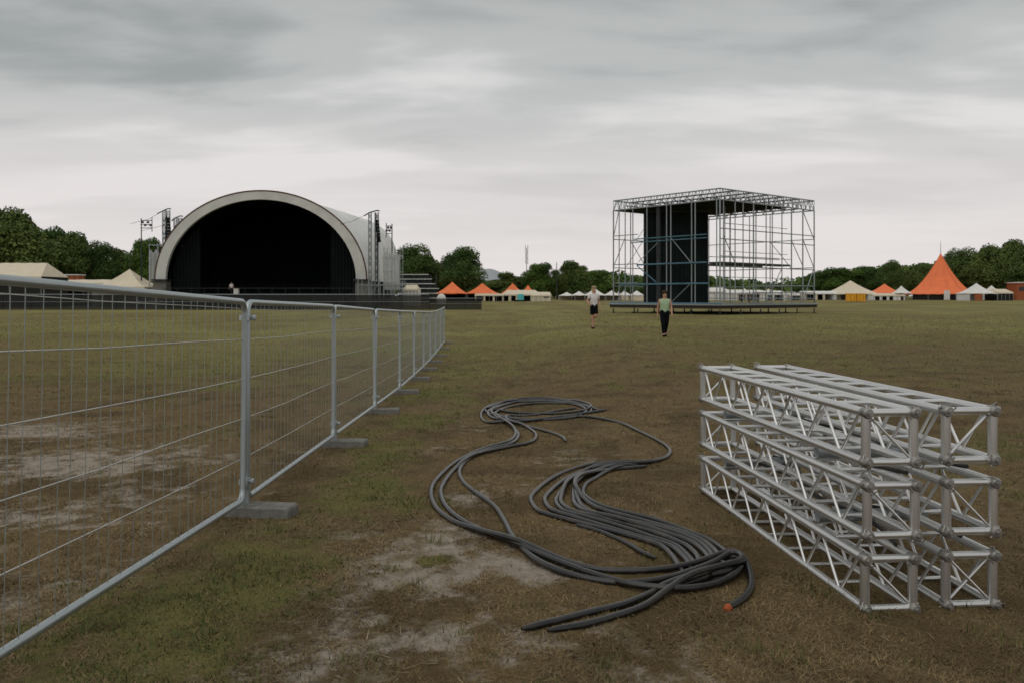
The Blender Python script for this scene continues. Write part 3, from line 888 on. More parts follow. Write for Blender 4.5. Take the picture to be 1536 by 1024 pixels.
def pagoda(name, label, mat, pxl, pxr, py_top, py_eave, py_base, Y, nside=4, power=1.7, walls=None, group=None, finial=0, rot=None, sides=(0, 1, 2, 3)):
    xc = X((pxl + pxr) / 2, Y); wd = (pxr - pxl) / F * Y
    zb = Z(py_base, Y) if py_base else gz(xc, Y)
    zb = min(zb, gz(xc, Y)) if py_base is None else gz(xc, Y)
    root = thing(name, label, 'tent', (xc, Y, zb), 0, group)
    ze, zt = Z(py_eave, Y) - zb, Z(py_top, Y) - zb
    rr = wd / 2 * (math.sqrt(2) if nside == 4 else 1.0)
    rot = (math.pi / 4 if nside == 4 else 0) if rot is None else rot
    m = MB(); tent_roof(m, nside, rr, ze, zt, power, wd * .05, min(.45, ze * .14), rot); m.build('roof', mat, root, True, 25)
    for k in range(nside):
        a = rot + 2 * math.pi * k / nside
        p = MB(); p.bar((rr * .985 * math.cos(a), rr * .985 * math.sin(a), -.1), (rr * .985 * math.cos(a), rr * .985 * math.sin(a), ze), .05, 6)
        p.build('pole', M['scaf'], root)
    if walls is not None:
        for k in sides:
            a = rot + 2 * math.pi * k / nside; b = rot + 2 * math.pi * (k + 1) / nside
            A = Vector((math.cos(a), math.sin(a), 0)) * rr * .96; B = Vector((math.cos(b), math.sin(b), 0)) * rr * .96
            q = MB(); n = 12; nn_ = Vector((A + B)).normalized(); vs = []; fs = []
            for i in range(n + 1):
                p = A.lerp(B, i / n) - nn_ * (.06 * (i % 2))
                for off in (0, .03):
                    vs += [p - nn_ * off, p - nn_ * off + Vector((0, 0, ze))]
            for i in range(n):
                o_ = i * 4; fs += [(o_, o_ + 4, o_ + 5, o_ + 1), (o_ + 2, o_ + 3, o_ + 7, o_ + 6)]
            q.add(vs, fs); q.build('side_wall', walls, root, True, 60)
    if finial:
        f = MB(); zt2 = Z(finial, Y) - zb
        f.tube([(0, 0, zt - .3), (0, 0, zt2)], [.09, .04], 6); f.build('finial', M['scaf'], root)
    return root

def marquee(name, label, mat, pxl, pxr, py_ridge, py_eave, Y, depth, group=None, openings=(), wallmat=None, cat='tent', hip=0.12):
    x0, x1 = X(pxl, Y), X(pxr, Y); xc = (x0 + x1) / 2; zb = gz(xc, Y); w2 = (x1 - x0) / 2
    root = thing(name, label, cat, (xc, Y, zb), 0, group)
    ze, zr_ = Z(py_eave, Y) - zb, Z(py_ridge, Y) - zb
    m = MB(); hi = w2 * hip; n = 10; vs = []; fs = []
    for i in range(n + 1):
        u = i / n; x = -w2 + 2 * w2 * u; xr = max(-w2 + hi, min(w2 - hi, x)); sg = .05 * math.sin(u * math.pi * 5) ** 2
        vs += [(x, -.15, ze - .25), (x, -.12, ze), (xr, depth / 2, zr_ - sg), (x, depth + .12, ze), (x, depth + .15, ze - .25)]
    for i in range(n):
        for j in range(4): fs.append((i * 5 + j, i * 5 + 5 + j, i * 5 + 6 + j, i * 5 + 1 + j))
    fs += [(1, 2, 3), (n * 5 + 3, n * 5 + 2, n * 5 + 1)]
    m.add(vs, fs); m.build('roof', mat, root, True, 20)
    wm = wallmat or mat
    def wall(A, B):
        q = MB(); q.box(((A[0] + B[0]) / 2, (A[1] + B[1]) / 2, ze / 2 - .02), (abs(A[0] - B[0]) + .04, abs(A[1] - B[1]) + .04, ze - .06)); return q
    cuts = sorted(openings); cur = -w2 + .05
    for (a, b) in cuts + [(1.0, 1.0)]:
        xa = -w2 + 2 * w2 * a
        if a == 1.0: xa = w2 - .05
        if xa - cur > .15: wall((cur, 0), (xa, 0)).build('front_wall', wm, root, False)
        cur = -w2 + 2 * w2 * b
    wall((-w2 + .05, depth), (w2 - .05, depth)).build('back_wall', M['dark'] if cuts else wm, root, False)  # near-black behind openings: interior shade put into the wall colour
    for sx in (-1, 1): wall((sx * (w2 - .05), .05), (sx * (w2 - .05), depth - .05)).build('side_wall', wm, root, False)
    for k in range(5):
        p = MB(); xx = -w2 + .08 + (2 * w2 - .16) * k / 4
        p.bar((xx, -.07, -.1), (xx, -.07, ze), .045, 6); p.build('pole', M['scaf'], root)
    return root

# left
marquee('ridge_tent', 'cream ridge tent with sloping end at the far left edge', M['cream'], -34, 63, 393, 415, 118, 7, None, (), M['dark'], hip=.27)
marquee('long_marquee', 'long low cream marquee roof behind the near fence rail at left', M['cream'], 50, 200, 419, 425, 128, 6, None, [(.02, .3), (.34, .64)], M['grey_sheet'], hip=.02)
pagoda('peaked_tent', 'beige tent with a single tall peak beside the left foot of the arched stage', M['cream'], 156, 233, 404, 431, None, 122, 4, 1.45, M['white'], None, 0, None, (0, 1))
# orange tents of the middle, interior shade painted as near-black walls
pagoda('peaked_tent', 'orange peaked tent right beside the bleachers', M['orange'], 655, 702, 423, 440, None, 178, 4, 1.4, M['dark'], 'orange peaked tents left of centre', 0, None, (0, 1))
pagoda('peaked_tent', 'orange peaked tent second from the bleachers', M['orange'], 699, 748, 425, 440, None, 180, 4, 1.4, M['dark'], 'orange peaked tents left of centre', 0, None, (0, 1))
pagoda('peaked_tent', 'larger orange peaked tent rising behind the cream marquee', M['orange'], 752, 786, 425, 440, None, 196, 4, 1.3, M['dark'], 'orange peaked tents left of centre', 0, None, (0, 1))
pagoda('peaked_tent', 'smallest orange peaked tent at the right behind the cream marquee', M['orange'], 781, 803, 428, 440, None, 200, 4, 1.3, M['dark'], 'orange peaked tents left of centre', 0, None, (0, 1))
marquee('cream_marquee', 'cream marquee with scalloped roof and dark openings in front of orange tents', M['cream'], 752, 812, 435, 442, 176, 6, None, [(.05, .18), (.24, .36), (.4, .92)], None, hip=.3)
marquee('flat_awning', 'long flat cream awning on thin posts left of the cream marquee', M['cream'], 712, 756, 440.5, 442.5, 174, 4, None, [(.05, .3), (.36, .62), (.68, .95)], None, 'awning', hip=.02)
mq = marquee('gable_tent', 'small closed cream tent with a window right of the cream marquee', M['cream'], 796, 827, 438, 443, 172, 4, None, (), None, hip=.1)
q = MB(); q.box((1.0, -.06, 1.0), (1.0, .03, .55)); q.build('window', M['glass'], mq, False)
tb = MB(); yb = 170
tb.tube([(-.0, 0, 0), (0, 0, .25), (0, 0, 1.1), (0, 0, 1.2)], [.62, .64, .60, .35], 16)
o = tb.build('water_tank', M['turq'], None); o.location = (X(781, yb), yb, gz(X(781, yb), yb) + .3); tag(o, 'small turquoise tank on the counter of the cream marquee', 'tank')
st = MB(); st.box((0, 0, .15), (2.4, 1.3, .30)); st.box((0, 0, .02), (2.5, 1.0, .05)); o2 = st.build('plinth_stand', M['dark'], None, False); o2.location = (X(781, yb), yb, gz(X(781, yb), yb)); tag(o2, 'low dark stand under the turquoise tank', 'stand')

# bleacher, domed tent, small cream tent next to the arched stage
def bleacher():
    Y = 150; x0, x1 = X(596, Y), X(657, Y); zb = gz((x0 + x1) / 2, Y)
    root = thing('bleacher', 'tiered seating stand with pale benches right of the arched stage', 'bleacher', ((x0 + x1) / 2, Y, zb)); w2 = (x1 - x0) / 2
    top = Z(411, Y) - zb; n = 6
    for i in range(n):
        z = top * (i + 1) / n; y = i * 1.0; ww = w2 - .35 * max(0, i - 2)
        m = MB(); m.box((-(w2 - ww), y, z), (2 * ww, .42, .12)); m.build('bench', M['grey_sheet'], root, False)
        m = MB(); m.box((-(w2 - ww), y + .32, z - .45), (2 * ww, .10, .5)); m.build('riser', M['scaf_dark'], root, False)
    for k in range(7):
        m = MB(); xx = -w2 + .2 + (2 * w2 - .9) * k / 6
        m.bar((xx, 0, .3), (xx, n - 1, top - .1), .05); m.bar((xx, n - 1, -.1), (xx, n - 1, top), .05); m.bar((xx, 2.4, -.1), (xx, 2.4, top * .5), .05)
        m.build('support', M['scaf_dark'], root)
bleacher()
marquee('gable_tent', 'small cream tent standing before the tiered seating stand', M['cream'], 604, 627, 427, 434, 128, 4, None, (), M['white'], hip=.32)
dm = MB(); vs = []; fs = []
for i in range(9):
    a = math.pi / 2 * i / 8; rr_ = 1.0 * math.cos(a) ** .8
    for k in range(16): vs.append((rr_ * math.cos(k * math.pi / 8), rr_ * math.sin(k * math.pi / 8), 1.5 * math.sin(a) + (.6 if i else 0)))
for i in range(8):
    for k in range(16): fs.append((i * 16 + k, i * 16 + (k + 1) % 16, (i + 1) * 16 + (k + 1) % 16, (i + 1) * 16 + k))
dm.add(vs, fs); o = dm.build('domed_tent', M['white'], None, True, 60); Yd = 140; o.location = (X(662, Yd), Yd, gz(X(662, Yd), Yd)); o.scale = (.8, .8, .82)
tag(o, 'tiny white domed tent at the far end of the mesh fence', 'tent')

# white row
RW = [(838, 862, 438.5, 443.5, 'white peaked tent at the left end of the white row'), (857, 880, 437, 443, 'white peaked tent second in the white row left of the jogger'),
      (876, 908, 432.5, 443, 'large white peaked tent behind the jogging person'), (905, 930, 436, 443, 'white peaked tent just left of the scaffold stage corner'),
      (925, 948, 437, 443, 'white peaked tent seen through the left bay of the scaffold'), (944, 966, 436, 443, 'white peaked tent beside the black backdrop of the scaffold')]
for (a, b, c, d, lab) in RW:
    pagoda('peaked_tent', lab, M['white'], a, b, c, d, None, 186 + random.uniform(-4, 4), 4, 1.35, M['cream'], 'white tents behind the scaffold stage', 0, None, random.choice([(0, 1, 2), (0, 2, 3), (0, 1, 3), (0, 3)]))
for (a, b, c, d, y, op, lab) in [(1048, 1096, 431, 437, 190, (), 'large white closed tent right of the black backdrop, seen through the scaffold'),
                           (1090, 1122, 434.5, 440, 186, [(.55, .95)], 'white tent with a dark doorway and people, seen through the scaffold'),
                           (1118, 1152, 435, 440, 186, [(.1, .45)], 'white tent with a wide dark opening in the middle of the scaffold view'),
                           (1148, 1182, 436, 441, 188, [(.08, .3), (.4, .8)], 'low cream tent with posts near the right end of the scaffold'),
                           (1184, 1202, 438, 442, 188, [(.1, .9)], 'small white canopy behind the right corner of the scaffold')]:
    marquee('gable_tent', lab, M['white'], a, b, c, d, y, 6, 'white tents behind the scaffold stage', op, None, hip=.25)
pagoda('peaked_tent', 'white tent with a small peak seen between scaffold posts', M['white'], 1108, 1126, 433, 440, None, 194, 4, 1.5, None, 'white tents behind the scaffold stage')
pagoda('peaked_tent', 'cream tent with a small peak seen right of centre through the scaffold', M['cream'], 1140, 1166, 433.5, 440, None, 196, 4, 1.5, None, 'white tents behind the scaffold stage')
# right group
marquee('long_marquee', 'long flat white awning with dark openings right of the scaffold', M['white'], 1206, 1262, 436.5, 440, 196, 5, None, [(.06, .3), (.36, .5), (.56, .78)], M['cream'], hip=.02)
pagoda('peaked_tent', 'cream tent with one high peak above the yellow boxes', M['cream'], 1242, 1309, 421, 441, None, 198, 4, 1.45, M['grey_sheet'], None, 0, None, (0, 1))
yx = None
for (pxc, lab) in ((1276.5, 'left one of two yellow boxes under the cream peaked tent'), (1290, 'right one of two yellow boxes under the cream peaked tent')):
    Y = 168; root = thing('storage_box', lab, 'box', (X(pxc, Y), Y, gz(X(pxc, Y), Y)), 0, 'yellow boxes under the cream tent')
    m = MB(); m.box((0, 0, .75), (1.6, 1.4, 1.42)); b_ = m.build('body', M['yellow'], root, False)
    bv = b_.modifiers.new('bevel', 'BEVEL'); bv.width = .06; bv.segments = 2
    m = MB(); m.box((0, 0, 1.53), (1.68, 1.48, .12)); m.build('lid', M['yellow'], root, False)
    m = MB(); m.box((-.35, -.73, .75), (.04, .05, 1.2)); m.box((.35, -.73, .75), (.04, .05, 1.2)); m.build('rib', M['brick'], root, False)
pagoda('peaked_tent', 'small orange peaked tent between the cream peak and the large orange tent', M['orange'], 1308, 1345, 426, 439.5, None, 196, 4, 1.35, None)
marquee('white_marquee', 'low cream awning stall under the small orange peaked tent', M['cream'], 1310, 1358, 440, 443, 190, 5, None, [(.05, .2), (.28, .42), (.5, .62), (.85, .95)], M['white'], hip=.02)
pagoda('peaked_tent', 'small white peaked tent touching the left side of the large orange tent', M['white'], 1341, 1363, 429, 439.5, None, 192, 4, 1.5, None)
bt_ = pagoda('big_top_tent', 'large orange circus tent with a tall concave peak', M['orange'], 1359, 1463, 380, 441, None, 200, 12, 1.75, M['dark'], None, 362, math.pi / 12, (6, 7, 8, 9, 10, 11))  # dark walls: shade inside the tent put into their colour
q = MB(); q.box((0, 0, 1.05), (1.3, .08, 2.1)); q = q.build('door_flap', M['white'], bt_, False); q.location = (X(1394, 200) - X(1411, 200), -8.1, 0)
pagoda('peaked_tent', 'pale grey peaked tent overlapping the right side of the large orange tent', M['white'], 1444, 1485, 425, 440, None, 186, 4, 1.5, M['grey_sheet'], None, 0, None, (0, 1))
pagoda('peaked_tent', 'small lilac grey peaked tent further right of the pale grey one', M['white'], 1476, 1498, 428.5, 438.5, None, 192, 4, 1.5, M['grey_sheet'], None, 0, None, (0, 1, 3))
ob = thing('waste_bin', 'orange box standing under the pale grey peaked tent', 'bin', (X(1467.5, 180), 180, gz(X(1467.5, 180), 180)))
m = MB(); m.box((0, 0, .6), (1.1, .9, 1.2)); m.build('body', M['brick'], ob, False); m = MB(); m.box((0, 0, 1.25), (1.2, 1.0, .1)); m.build('lid', M['orange'], ob, False)
marquee('gable_tent', 'low cream tent roof between the lilac tent and the brown hut', M['cream'], 1496, 1520, 433.5, 439, 184, 5, None, (), M['dark'], hip=.2)
hut = thing('brown_hut', 'brown timber hut with dark windows at the right frame edge', 'hut', (X(1532, 196), 196, gz(X(1532, 196), 196)))
m = MB(); m.box((0, 0, 1.9), (4.4, 4, 3.8)); m.build('wall', M['brick'], hut, False)
m = MB(); m.box((0, 0, 3.9), (4.9, 4.6, .22)); m.build('roof', M['white'], hut, False)
for s in (-1.1, 1.1):
    m = MB(); m.box((s, -2.02, 2.5), (1.2, .06, .9)); m.build('window', M['glass'], hut, False)
pagoda('peaked_tent', 'white peaked tent top rising behind the brown hut', M['white'], 1522, 1541, 418, 431, None, 204, 4, 1.5, None)
pagoda('peaked_tent', 'tiny white peak left of the brown hut', M['white'], 1505, 1519, 422, 432, None, 206, 4, 1.5, None)
# small orange hut at left
h2 = thing('orange_hut', 'small orange hut roof showing above the cream marquee at left', 'hut', (X(112, 140), 140, gz(X(112, 140), 140)))
m = MB(); m.box((0, 0, 2.35), (2.2, 2, 4.7)); m.build('wall', M['brick'], h2, False)
m = MB(); m.box((0, 0, 4.75), (2.5, 2.3, .16)); m.build('roof', M['grey_sheet'], h2, False)
m = MB(); m.box((-.5, -1.02, 4.1), (.12, .05, .9)); m.box((.5, -1.02, 4.1), (.12, .05, .9)); m.build('post', M['rust'], h2, False)

# ------------------------------------------------------------------ arched stage
def arched_stage():
    Y0 = 115.0; xc = X(391, Y0); zb = gz(xc, Y0)
    root = thing('arched_stage', 'large arched festival stage with pale rim and black interior', 'stage', (xc, Y0, zb))
    zs = Z(421, Y0) - zb; A, B = 14.0, Z(287, Y0) - zb - zs; ai, bi = 12.65, Z(299.5, Y0) - zb - zs
    N = 64
    def arc(a, b, y, zs_=zs): return [(a * math.cos(math.pi * i / N), y, zs_ + b * math.sin(math.pi * i / N)) for i in range(N + 1)]
    # rim: a box section ring
    m = MB(); rings = [arc(A, B, 0), arc(A, B, .6), arc(ai, bi, .6), arc(ai, bi, 0)]; vs = [p for r_ in rings for p in r_]; fs = []; n1_ = N + 1
    for q in range(4):
        a, b = q * n1_, ((q + 1) % 4) * n1_
        for i in range(N): fs.append((a + i, a + i + 1, b + i + 1, b + i))
    fs += [(0, n1_, 2 * n1_, 3 * n1_), (N, N + 3 * n1_, N + 2 * n1_, N + n1_)]
    m.add(vs, fs); m.build('rim', M['arch'], root, True, 30)
    m = MB(); m.tube(arc(A + .05, B + .05, .02), .10, 6); m.build('edge_trim', M['rust'], root)
    # shell tapering to the back
    K = 10; D = 23
    def shell(a0, b0, ta, tb, y0, off=0):
        mm = MB(); vs = []; fs = []
        for k in range(K + 1):
            u = k / K; a = a0 * (1 - ta * u ** 1.0); b = b0 * (1 - tb * u); e = 2 / (2 + 1.3 * u)
            for i in range(N + 1):
                th = math.pi * i / N; rip = 1 - .006 * (math.sin(u * math.pi * 5) ** 2)
                cc, ss = math.cos(th), max(0, math.sin(th))
                vs.append((a * rip * math.copysign(abs(cc) ** e, cc), y0 + D * u, zs + b * rip * ss ** e))
        for k in range(K):
            for i in range(N): fs.append((k * n1_ + i, k * n1_ + i + 1, (k + 1) * n1_ + i + 1, (k + 1) * n1_ + i))
        mm.add(vs, fs); return mm
    shell(A - .15, B - .15, -.10, .05, .6).build('canopy', M['grey_sheet'], root, True, 60)
    shell(A - .5, B - .5, -.09, .06, .61).build('lining', M['black'], root, True, 60)
    m = MB(); bw = [((A - .45) * 1.085 * math.copysign(abs(math.cos(math.pi * i / N)) ** .606, math.cos(math.pi * i / N)), D + .4, zs + (B - .45) * .945 * max(0, math.sin(math.pi * i / N)) ** .606) for i in range(N + 1)]; m.add(bw, [tuple(range(N + 1))]); bk = [(p[0], p[1] + .3, p[2]) for p in bw]; m.add(bk, [tuple(range(N, -1, -1))])
    m.build('back_wall', M['black'], root, False)
    m = MB()
    for sx in (-1, 1):
        m.box((sx * (A - .3), D / 2 + 1.6, zs / 2), (.25, D, zs)); 
    m.box((0, D + 1.4, zs / 2), (2 * A - .5, .3, zs))
    m.build('base_wall', M['black_net'], root, False)
    for sx in (-1, 1):          # splayed grey plinths under the rim
        p = MB(); xo, xi, xo2 = sx * (A + .1), sx * (ai - .1), sx * (A + 1.1)
        vs = [(xo2, -.2, -.3), (xi, -.2, -.3), (xi, 1.9, -.3), (xo2, 1.9, -.3), (xo, -.05, zs), (xi, -.05, zs), (xi, 1.6, zs), (xo, 1.6, zs)]
        f_ = [(0, 1, 5, 4), (1, 2, 6, 5), (2, 3, 7, 6), (3, 0, 4, 7), (4, 5, 6, 7)]
        p.add(vs, f_ if sx > 0 else f_); p.build('plinth', M['concrete'], root, False)
        p = MB(); p.box((sx * (A + ai) / 2, .6, zs + .05), (A - ai + .6, 2.2, .22)); p.build('plinth_cap', M['scaf_dark'], root, False)
    zf = Z(443, Y0) - zb
    m = MB(); m.box((0, 9.5, zf - .12), (2 * ai - .3, 21, .2)); m.build('stage_floor', M['dark'], root, False)
    m = MB(); n = 40
    vs = []; fs = []
    for i in range(n + 1):
        x = -ai + .1 + (2 * ai - .2) * i / n; y = -1.0 + .08 * (i % 2)
        vs += [(x, y, -.2), (x, y, zf - .03)]
    for i in range(n): fs.append((2 * i, 2 * i + 2, 2 * i + 3, 2 * i + 1))
    m.add(vs, fs); m.build('front_skirt', M['black_net'], root, False)
    m = MB(); m.bar((-ai + .1, -1.0, zf), (ai - .1, -1.0, zf), .05); m.bar((-ai + .1, -1.0, zf + .9), (ai - .1, -1.0, zf + .9), .035)
    for i in range(15): m.bar((-ai + .2 + (2 * ai - .4) * i / 14, -1.0, zf), (-ai + .2 + (2 * ai - .4) * i / 14, -1.0, zf + .9), .03)
    m.build('handrail', M['scaf_dark'], root)
    for sx in (-1, 1):          # side drapes inside
        m = MB(); n = 16; vs = []; fs = []
        for i in range(n + 1):
            x = sx * (ai - .25 - 3.6 * i / n); y = 2.2 + .15 * (i % 2); zt = zs + bi * math.sqrt(max(0, 1 - (x / ai) ** 2)) * .96
            vs += [(x, y, zf), (x, y, max(zf + .1, zt))]
        for i in range(n): fs.append((2 * i, 2 * i + 2, 2 * i + 3, 2 * i + 1))
        m.add(vs, fs); m.build('side_drape', M['black'], root, True, 20)
    return root, zf + zb
stage, ZF = arched_stage()
sb = MB(); sb.box((0, 0, .42), (.62, .5, .84)); sb.box((0, -.02, .86), (.70, .58, .06)); o = sb.build('flight_case', M['white'], None, False)
o.location = (X(352.5, 114.3), 114.3 + .6, ZF + .0); tag(o, 'small white box on the edge of the arched stage', 'box')
# rigging towers either side
def lattice(mb, x, y, z0, z1, w, r, step=.9):
    c = [(x - w, y - w), (x + w, y - w), (x + w, y + w), (x - w, y + w)]
    for p in c: mb.bar((p[0], p[1], z0), (p[0], p[1], z1), r)
    z = z0; k = 0
    while z < z1 - step:
        for i in range(4):
            a, b = c[i], c[(i + 1) % 4]
            if k % 2: a, b = b, a
            mb.bar((a[0], a[1], z), (b[0], b[1], z + step), r * .55, 4)
        z += step; k += 1
def rig_tower(label, pxa, pxb, pytop, Y, armpx, net):
    xa, xb = X(pxa, Y), X(pxb, Y); g = gz(xa, Y); zt = Z(pytop, Y)
    root = thing('rigging_tower', label, 'rigging tower', ((xa + xb) / 2, Y, g), 0, 'rigging towers beside the arched stage'); xm = (xa + xb) / 2
    for x, w, rr_ in ((xa - xm, .16, .07), (xb - xm, .20, .09)):
        m = MB(); lattice(m, x, 0, -.1, zt - g, w, rr_ * .75); m.build('mast', M['scaf'], root)
    m = MB(); xr = X(armpx, Y) - xm
    m.tube([(xr, 0, zt - g - .45), (xa - xm, 0, zt - g), ((xb - xm), 0, zt - g + .25), (xb - xm + .4, 0, zt - g + .2)], .08, 6); m.build('arm', M['scaf_dark'], root)
    m = MB()                                         # hanging line of loudspeakers
    x = xb - xm + .12
    for i in range(7):
        m.box((x + .04 * i, -.4, zt - g - 1.2 - i * .42), (.42, .5, .36), Matrix.Rotation(R(2 * i), 3, 'X'))
    m.build('loudspeaker_array', M['black_net'], root, False)
    m = MB()
    for k in range(4):
        dx = random.uniform(-.5, .8)
        m.tube([(xb - xm, -.3, zt - g - .1), (xb - xm + dx * .5, -.35, zt - g - 4), (xb - xm + dx * .6, -.3, 2.5), (xb - xm + dx, -.35, 0)], .035, 5)
    m.build('hanging_cable', M['black'], root)
    m = MB(); s = 1 if armpx > pxa else -1
    m.tube([(xa - xm, 0, zt - g), (xa - xm + s * 2.5, 1, zt - g - 1.1), (xa - xm + s * 6, 3, zt - g - 1.6)], .025, 5); m.build('guy_wire', M['scaf_dark'], root)
    return root
rig_tower('dark rigging tower with hanging cables right of the arched stage', 555, 565, 319, 113, 546, False)
rig_tower('dark rigging tower with hanging cables rising left of the arched stage', 246, 252, 316, 119, 236, False)
rig_tower('shorter dark rigging tower half hidden behind the left rim of the arch', 263, 270, 327, 121, 258, False)
def scaf_tower(label, px0, px1, pyt, Y, depth, veil, mids):
    x0, x1 = X(px0, Y), X(px1, Y); g = gz(x0, Y); zt = Z(pyt, Y) - g; w = x1 - x0; n = max(2, round(w / 1.6))
    root = thing('scaffold_tower', label, 'scaffold', (x0, Y, g), 0, 'sheeted scaffolds beside the arched stage')
    for i in range(n + 1):
        for y in (0, depth):
            m = MB(); m.bar((w * i / n, y, -.1), (w * i / n, y, zt + random.uniform(0, .8)), .055); m.build('standard', M['scaf'], root)
    k = 0; z = 1.1
    while z < zt:
        m = MB()
        for y in (0, depth): m.bar((-.15, y, z), (w + .15, y, z), .045)
        m.bar((0, 0, z), (0, depth, z), .045); m.bar((w, 0, z), (w, depth, z), .045); m.build('ledger', M['scaf'], root); z += 1.9
    m = MB()
    for i in range(n): m.bar((w * i / n, -.02, (i % 3) * 1.5), (w * (i + 1) / n, -.02, min(zt, (i % 3) * 1.5 + 3.5)), .035)
    m.build('brace', M['scaf'], root)
    if veil:
        m = MB(); vs = []; fs = []; c = 14; z0_, z1_ = veil
        for i in range(c + 1):
            for j in range(7):
                vs.append((w * i / c, -.10 - .10 * math.sin(i * 1.9) - .03 * (j % 2), z0_ + (z1_ - z0_) * j / 6 + (.25 * math.sin(i * 1.3) if j == 6 else 0)))
        for i in range(c):
            for j in range(6): fs.append((i * 7 + j, (i + 1) * 7 + j, (i + 1) * 7 + j + 1, i * 7 + j + 1))
        m.add(vs, fs); m.build('sheeting', M['veil'], root, True, 70)
    return root
scaf_tower('tall scaffold wrapped in translucent white sheeting right of the arch', 576, 600, 377, 118, 3, (2.4, 7.4), 0)
scaf_tower('low scaffold with grey railings at the right foot of the arch', 537, 603, 424, 111, 3, None, 0)
scaf_tower('scaffold with loose grey sheeting left of the arch', 224, 248, 366, 121, 3, (3.6, 7.8), 0)
def cross_pole(label, px, pytop, Y, bars, name='flood_light_pole'):
    x = X(px, Y); g = gz(x, Y); zt = Z(pytop, Y) - g
    root = thing(name, label, 'pole', (x, Y, g))
    m = MB(); m.tube([(0, 0, -.2), (0, 0, zt)], [.11, .07], 8); m.build('mast', M['scaf_dark'], root)
    if bars:
        m = MB()
        for dz in (.3, .9, 1.35): m.bar((-.1, 0, zt - dz), (bars, 0, zt - dz), .05)
        m.bar((bars, 0, zt + .1), (bars, 0, zt - 1.9), .06)
        for k in range(4): m.box((bars * (k + .6) / 4, -.12, zt - .55 - .4 * (k % 2)), (.3, .2, .3))
        m.build('lamp_rack', M['scaf_dark'], root, False)
    return root
cross_pole('tall thin pole with ladder-like crossbars left of the arched stage', 212, 328, 122, X(228, 122) - X(212, 122))
cross_pole('slim pole standing right of the sheeted scaffold', 588, 336, 120, -.8)
r_ = cross_pole('distant lattice radio mast above the middle treeline', 790, 372, 260, 0, 'radio_mast')
m = MB(); lattice(m, 0, 0, Z(402, 260), Z(373, 260), .35, .06, 1.0); m.build('lattice', M['scaf'], r_)
cross_pole('grey pole standing before the narrow tree in the middle treeline', 835, 394, 190, 0, 'lighting_pole')
cross_pole('thin mast rising from the trees behind the peaked cream tent', 195, 378, 150, 0, 'lighting_pole')

# dark crowd barrier in front of the arched stage
def barrier_proto():
    root = thing('crowd_barrier', 'b', 'barrier'); L = 3.4; H = 1.84
    for x in (0.02, L - .02):
        m = MB(); m.bar((x, 0, -.1), (x, 0, H), .04); m.build('post', M['scaf_dark'], root)
    m = MB(); m.bar((0, -.03, H), (L, -.03, H), .045); m.bar((0, -.03, H * .52), (L, -.03, H * .52), .03); m.build('rail', M['scaf'], root)
    m = MB(); vs = []; fs = []; c = 10
    for i in range(c + 1):
        for j in range(4): vs.append((L * i / c, .03 + .04 * math.sin(i * 2.2 + j), .0 + (H - .1) * j / 3))
    for i in range(c):
        for j in range(3): fs.append((i * 4 + j, (i + 1) * 4 + j, (i + 1) * 4 + j + 1, i * 4 + j + 1))
    m.add(vs, fs); m.build('scrim', M['scrim'], root, True, 70)
    return root
bp = barrier_proto(); Yb = 104.0; x = X(-40, Yb); first = True
while x < X(605, Yb):
    o = bp if first else dup(bp); first = False
    o.location = (x, Yb, gz(x, Yb)); tag(o, 'dark scrim covered barrier panel in the row before the arched stage', 'barrier', 'dark barrier panels before the arched stage'); x += 3.42
yq = Yb
for ang in (3, 8, 14):       # the row's right end curves away
    o = dup(bp); o.location = (x, yq, gz(x, yq)); o.rotation_euler = (0, 0, R(ang)); o.scale = (.62, 1, .75)
    tag(o, 'dark scrim covered barrier panel in the lower curved end of the row', 'barrier', 'dark barrier panels before the arched stage'); x += 2.1 * math.cos(R(ang)); yq += 2.1 * math.sin(R(ang))

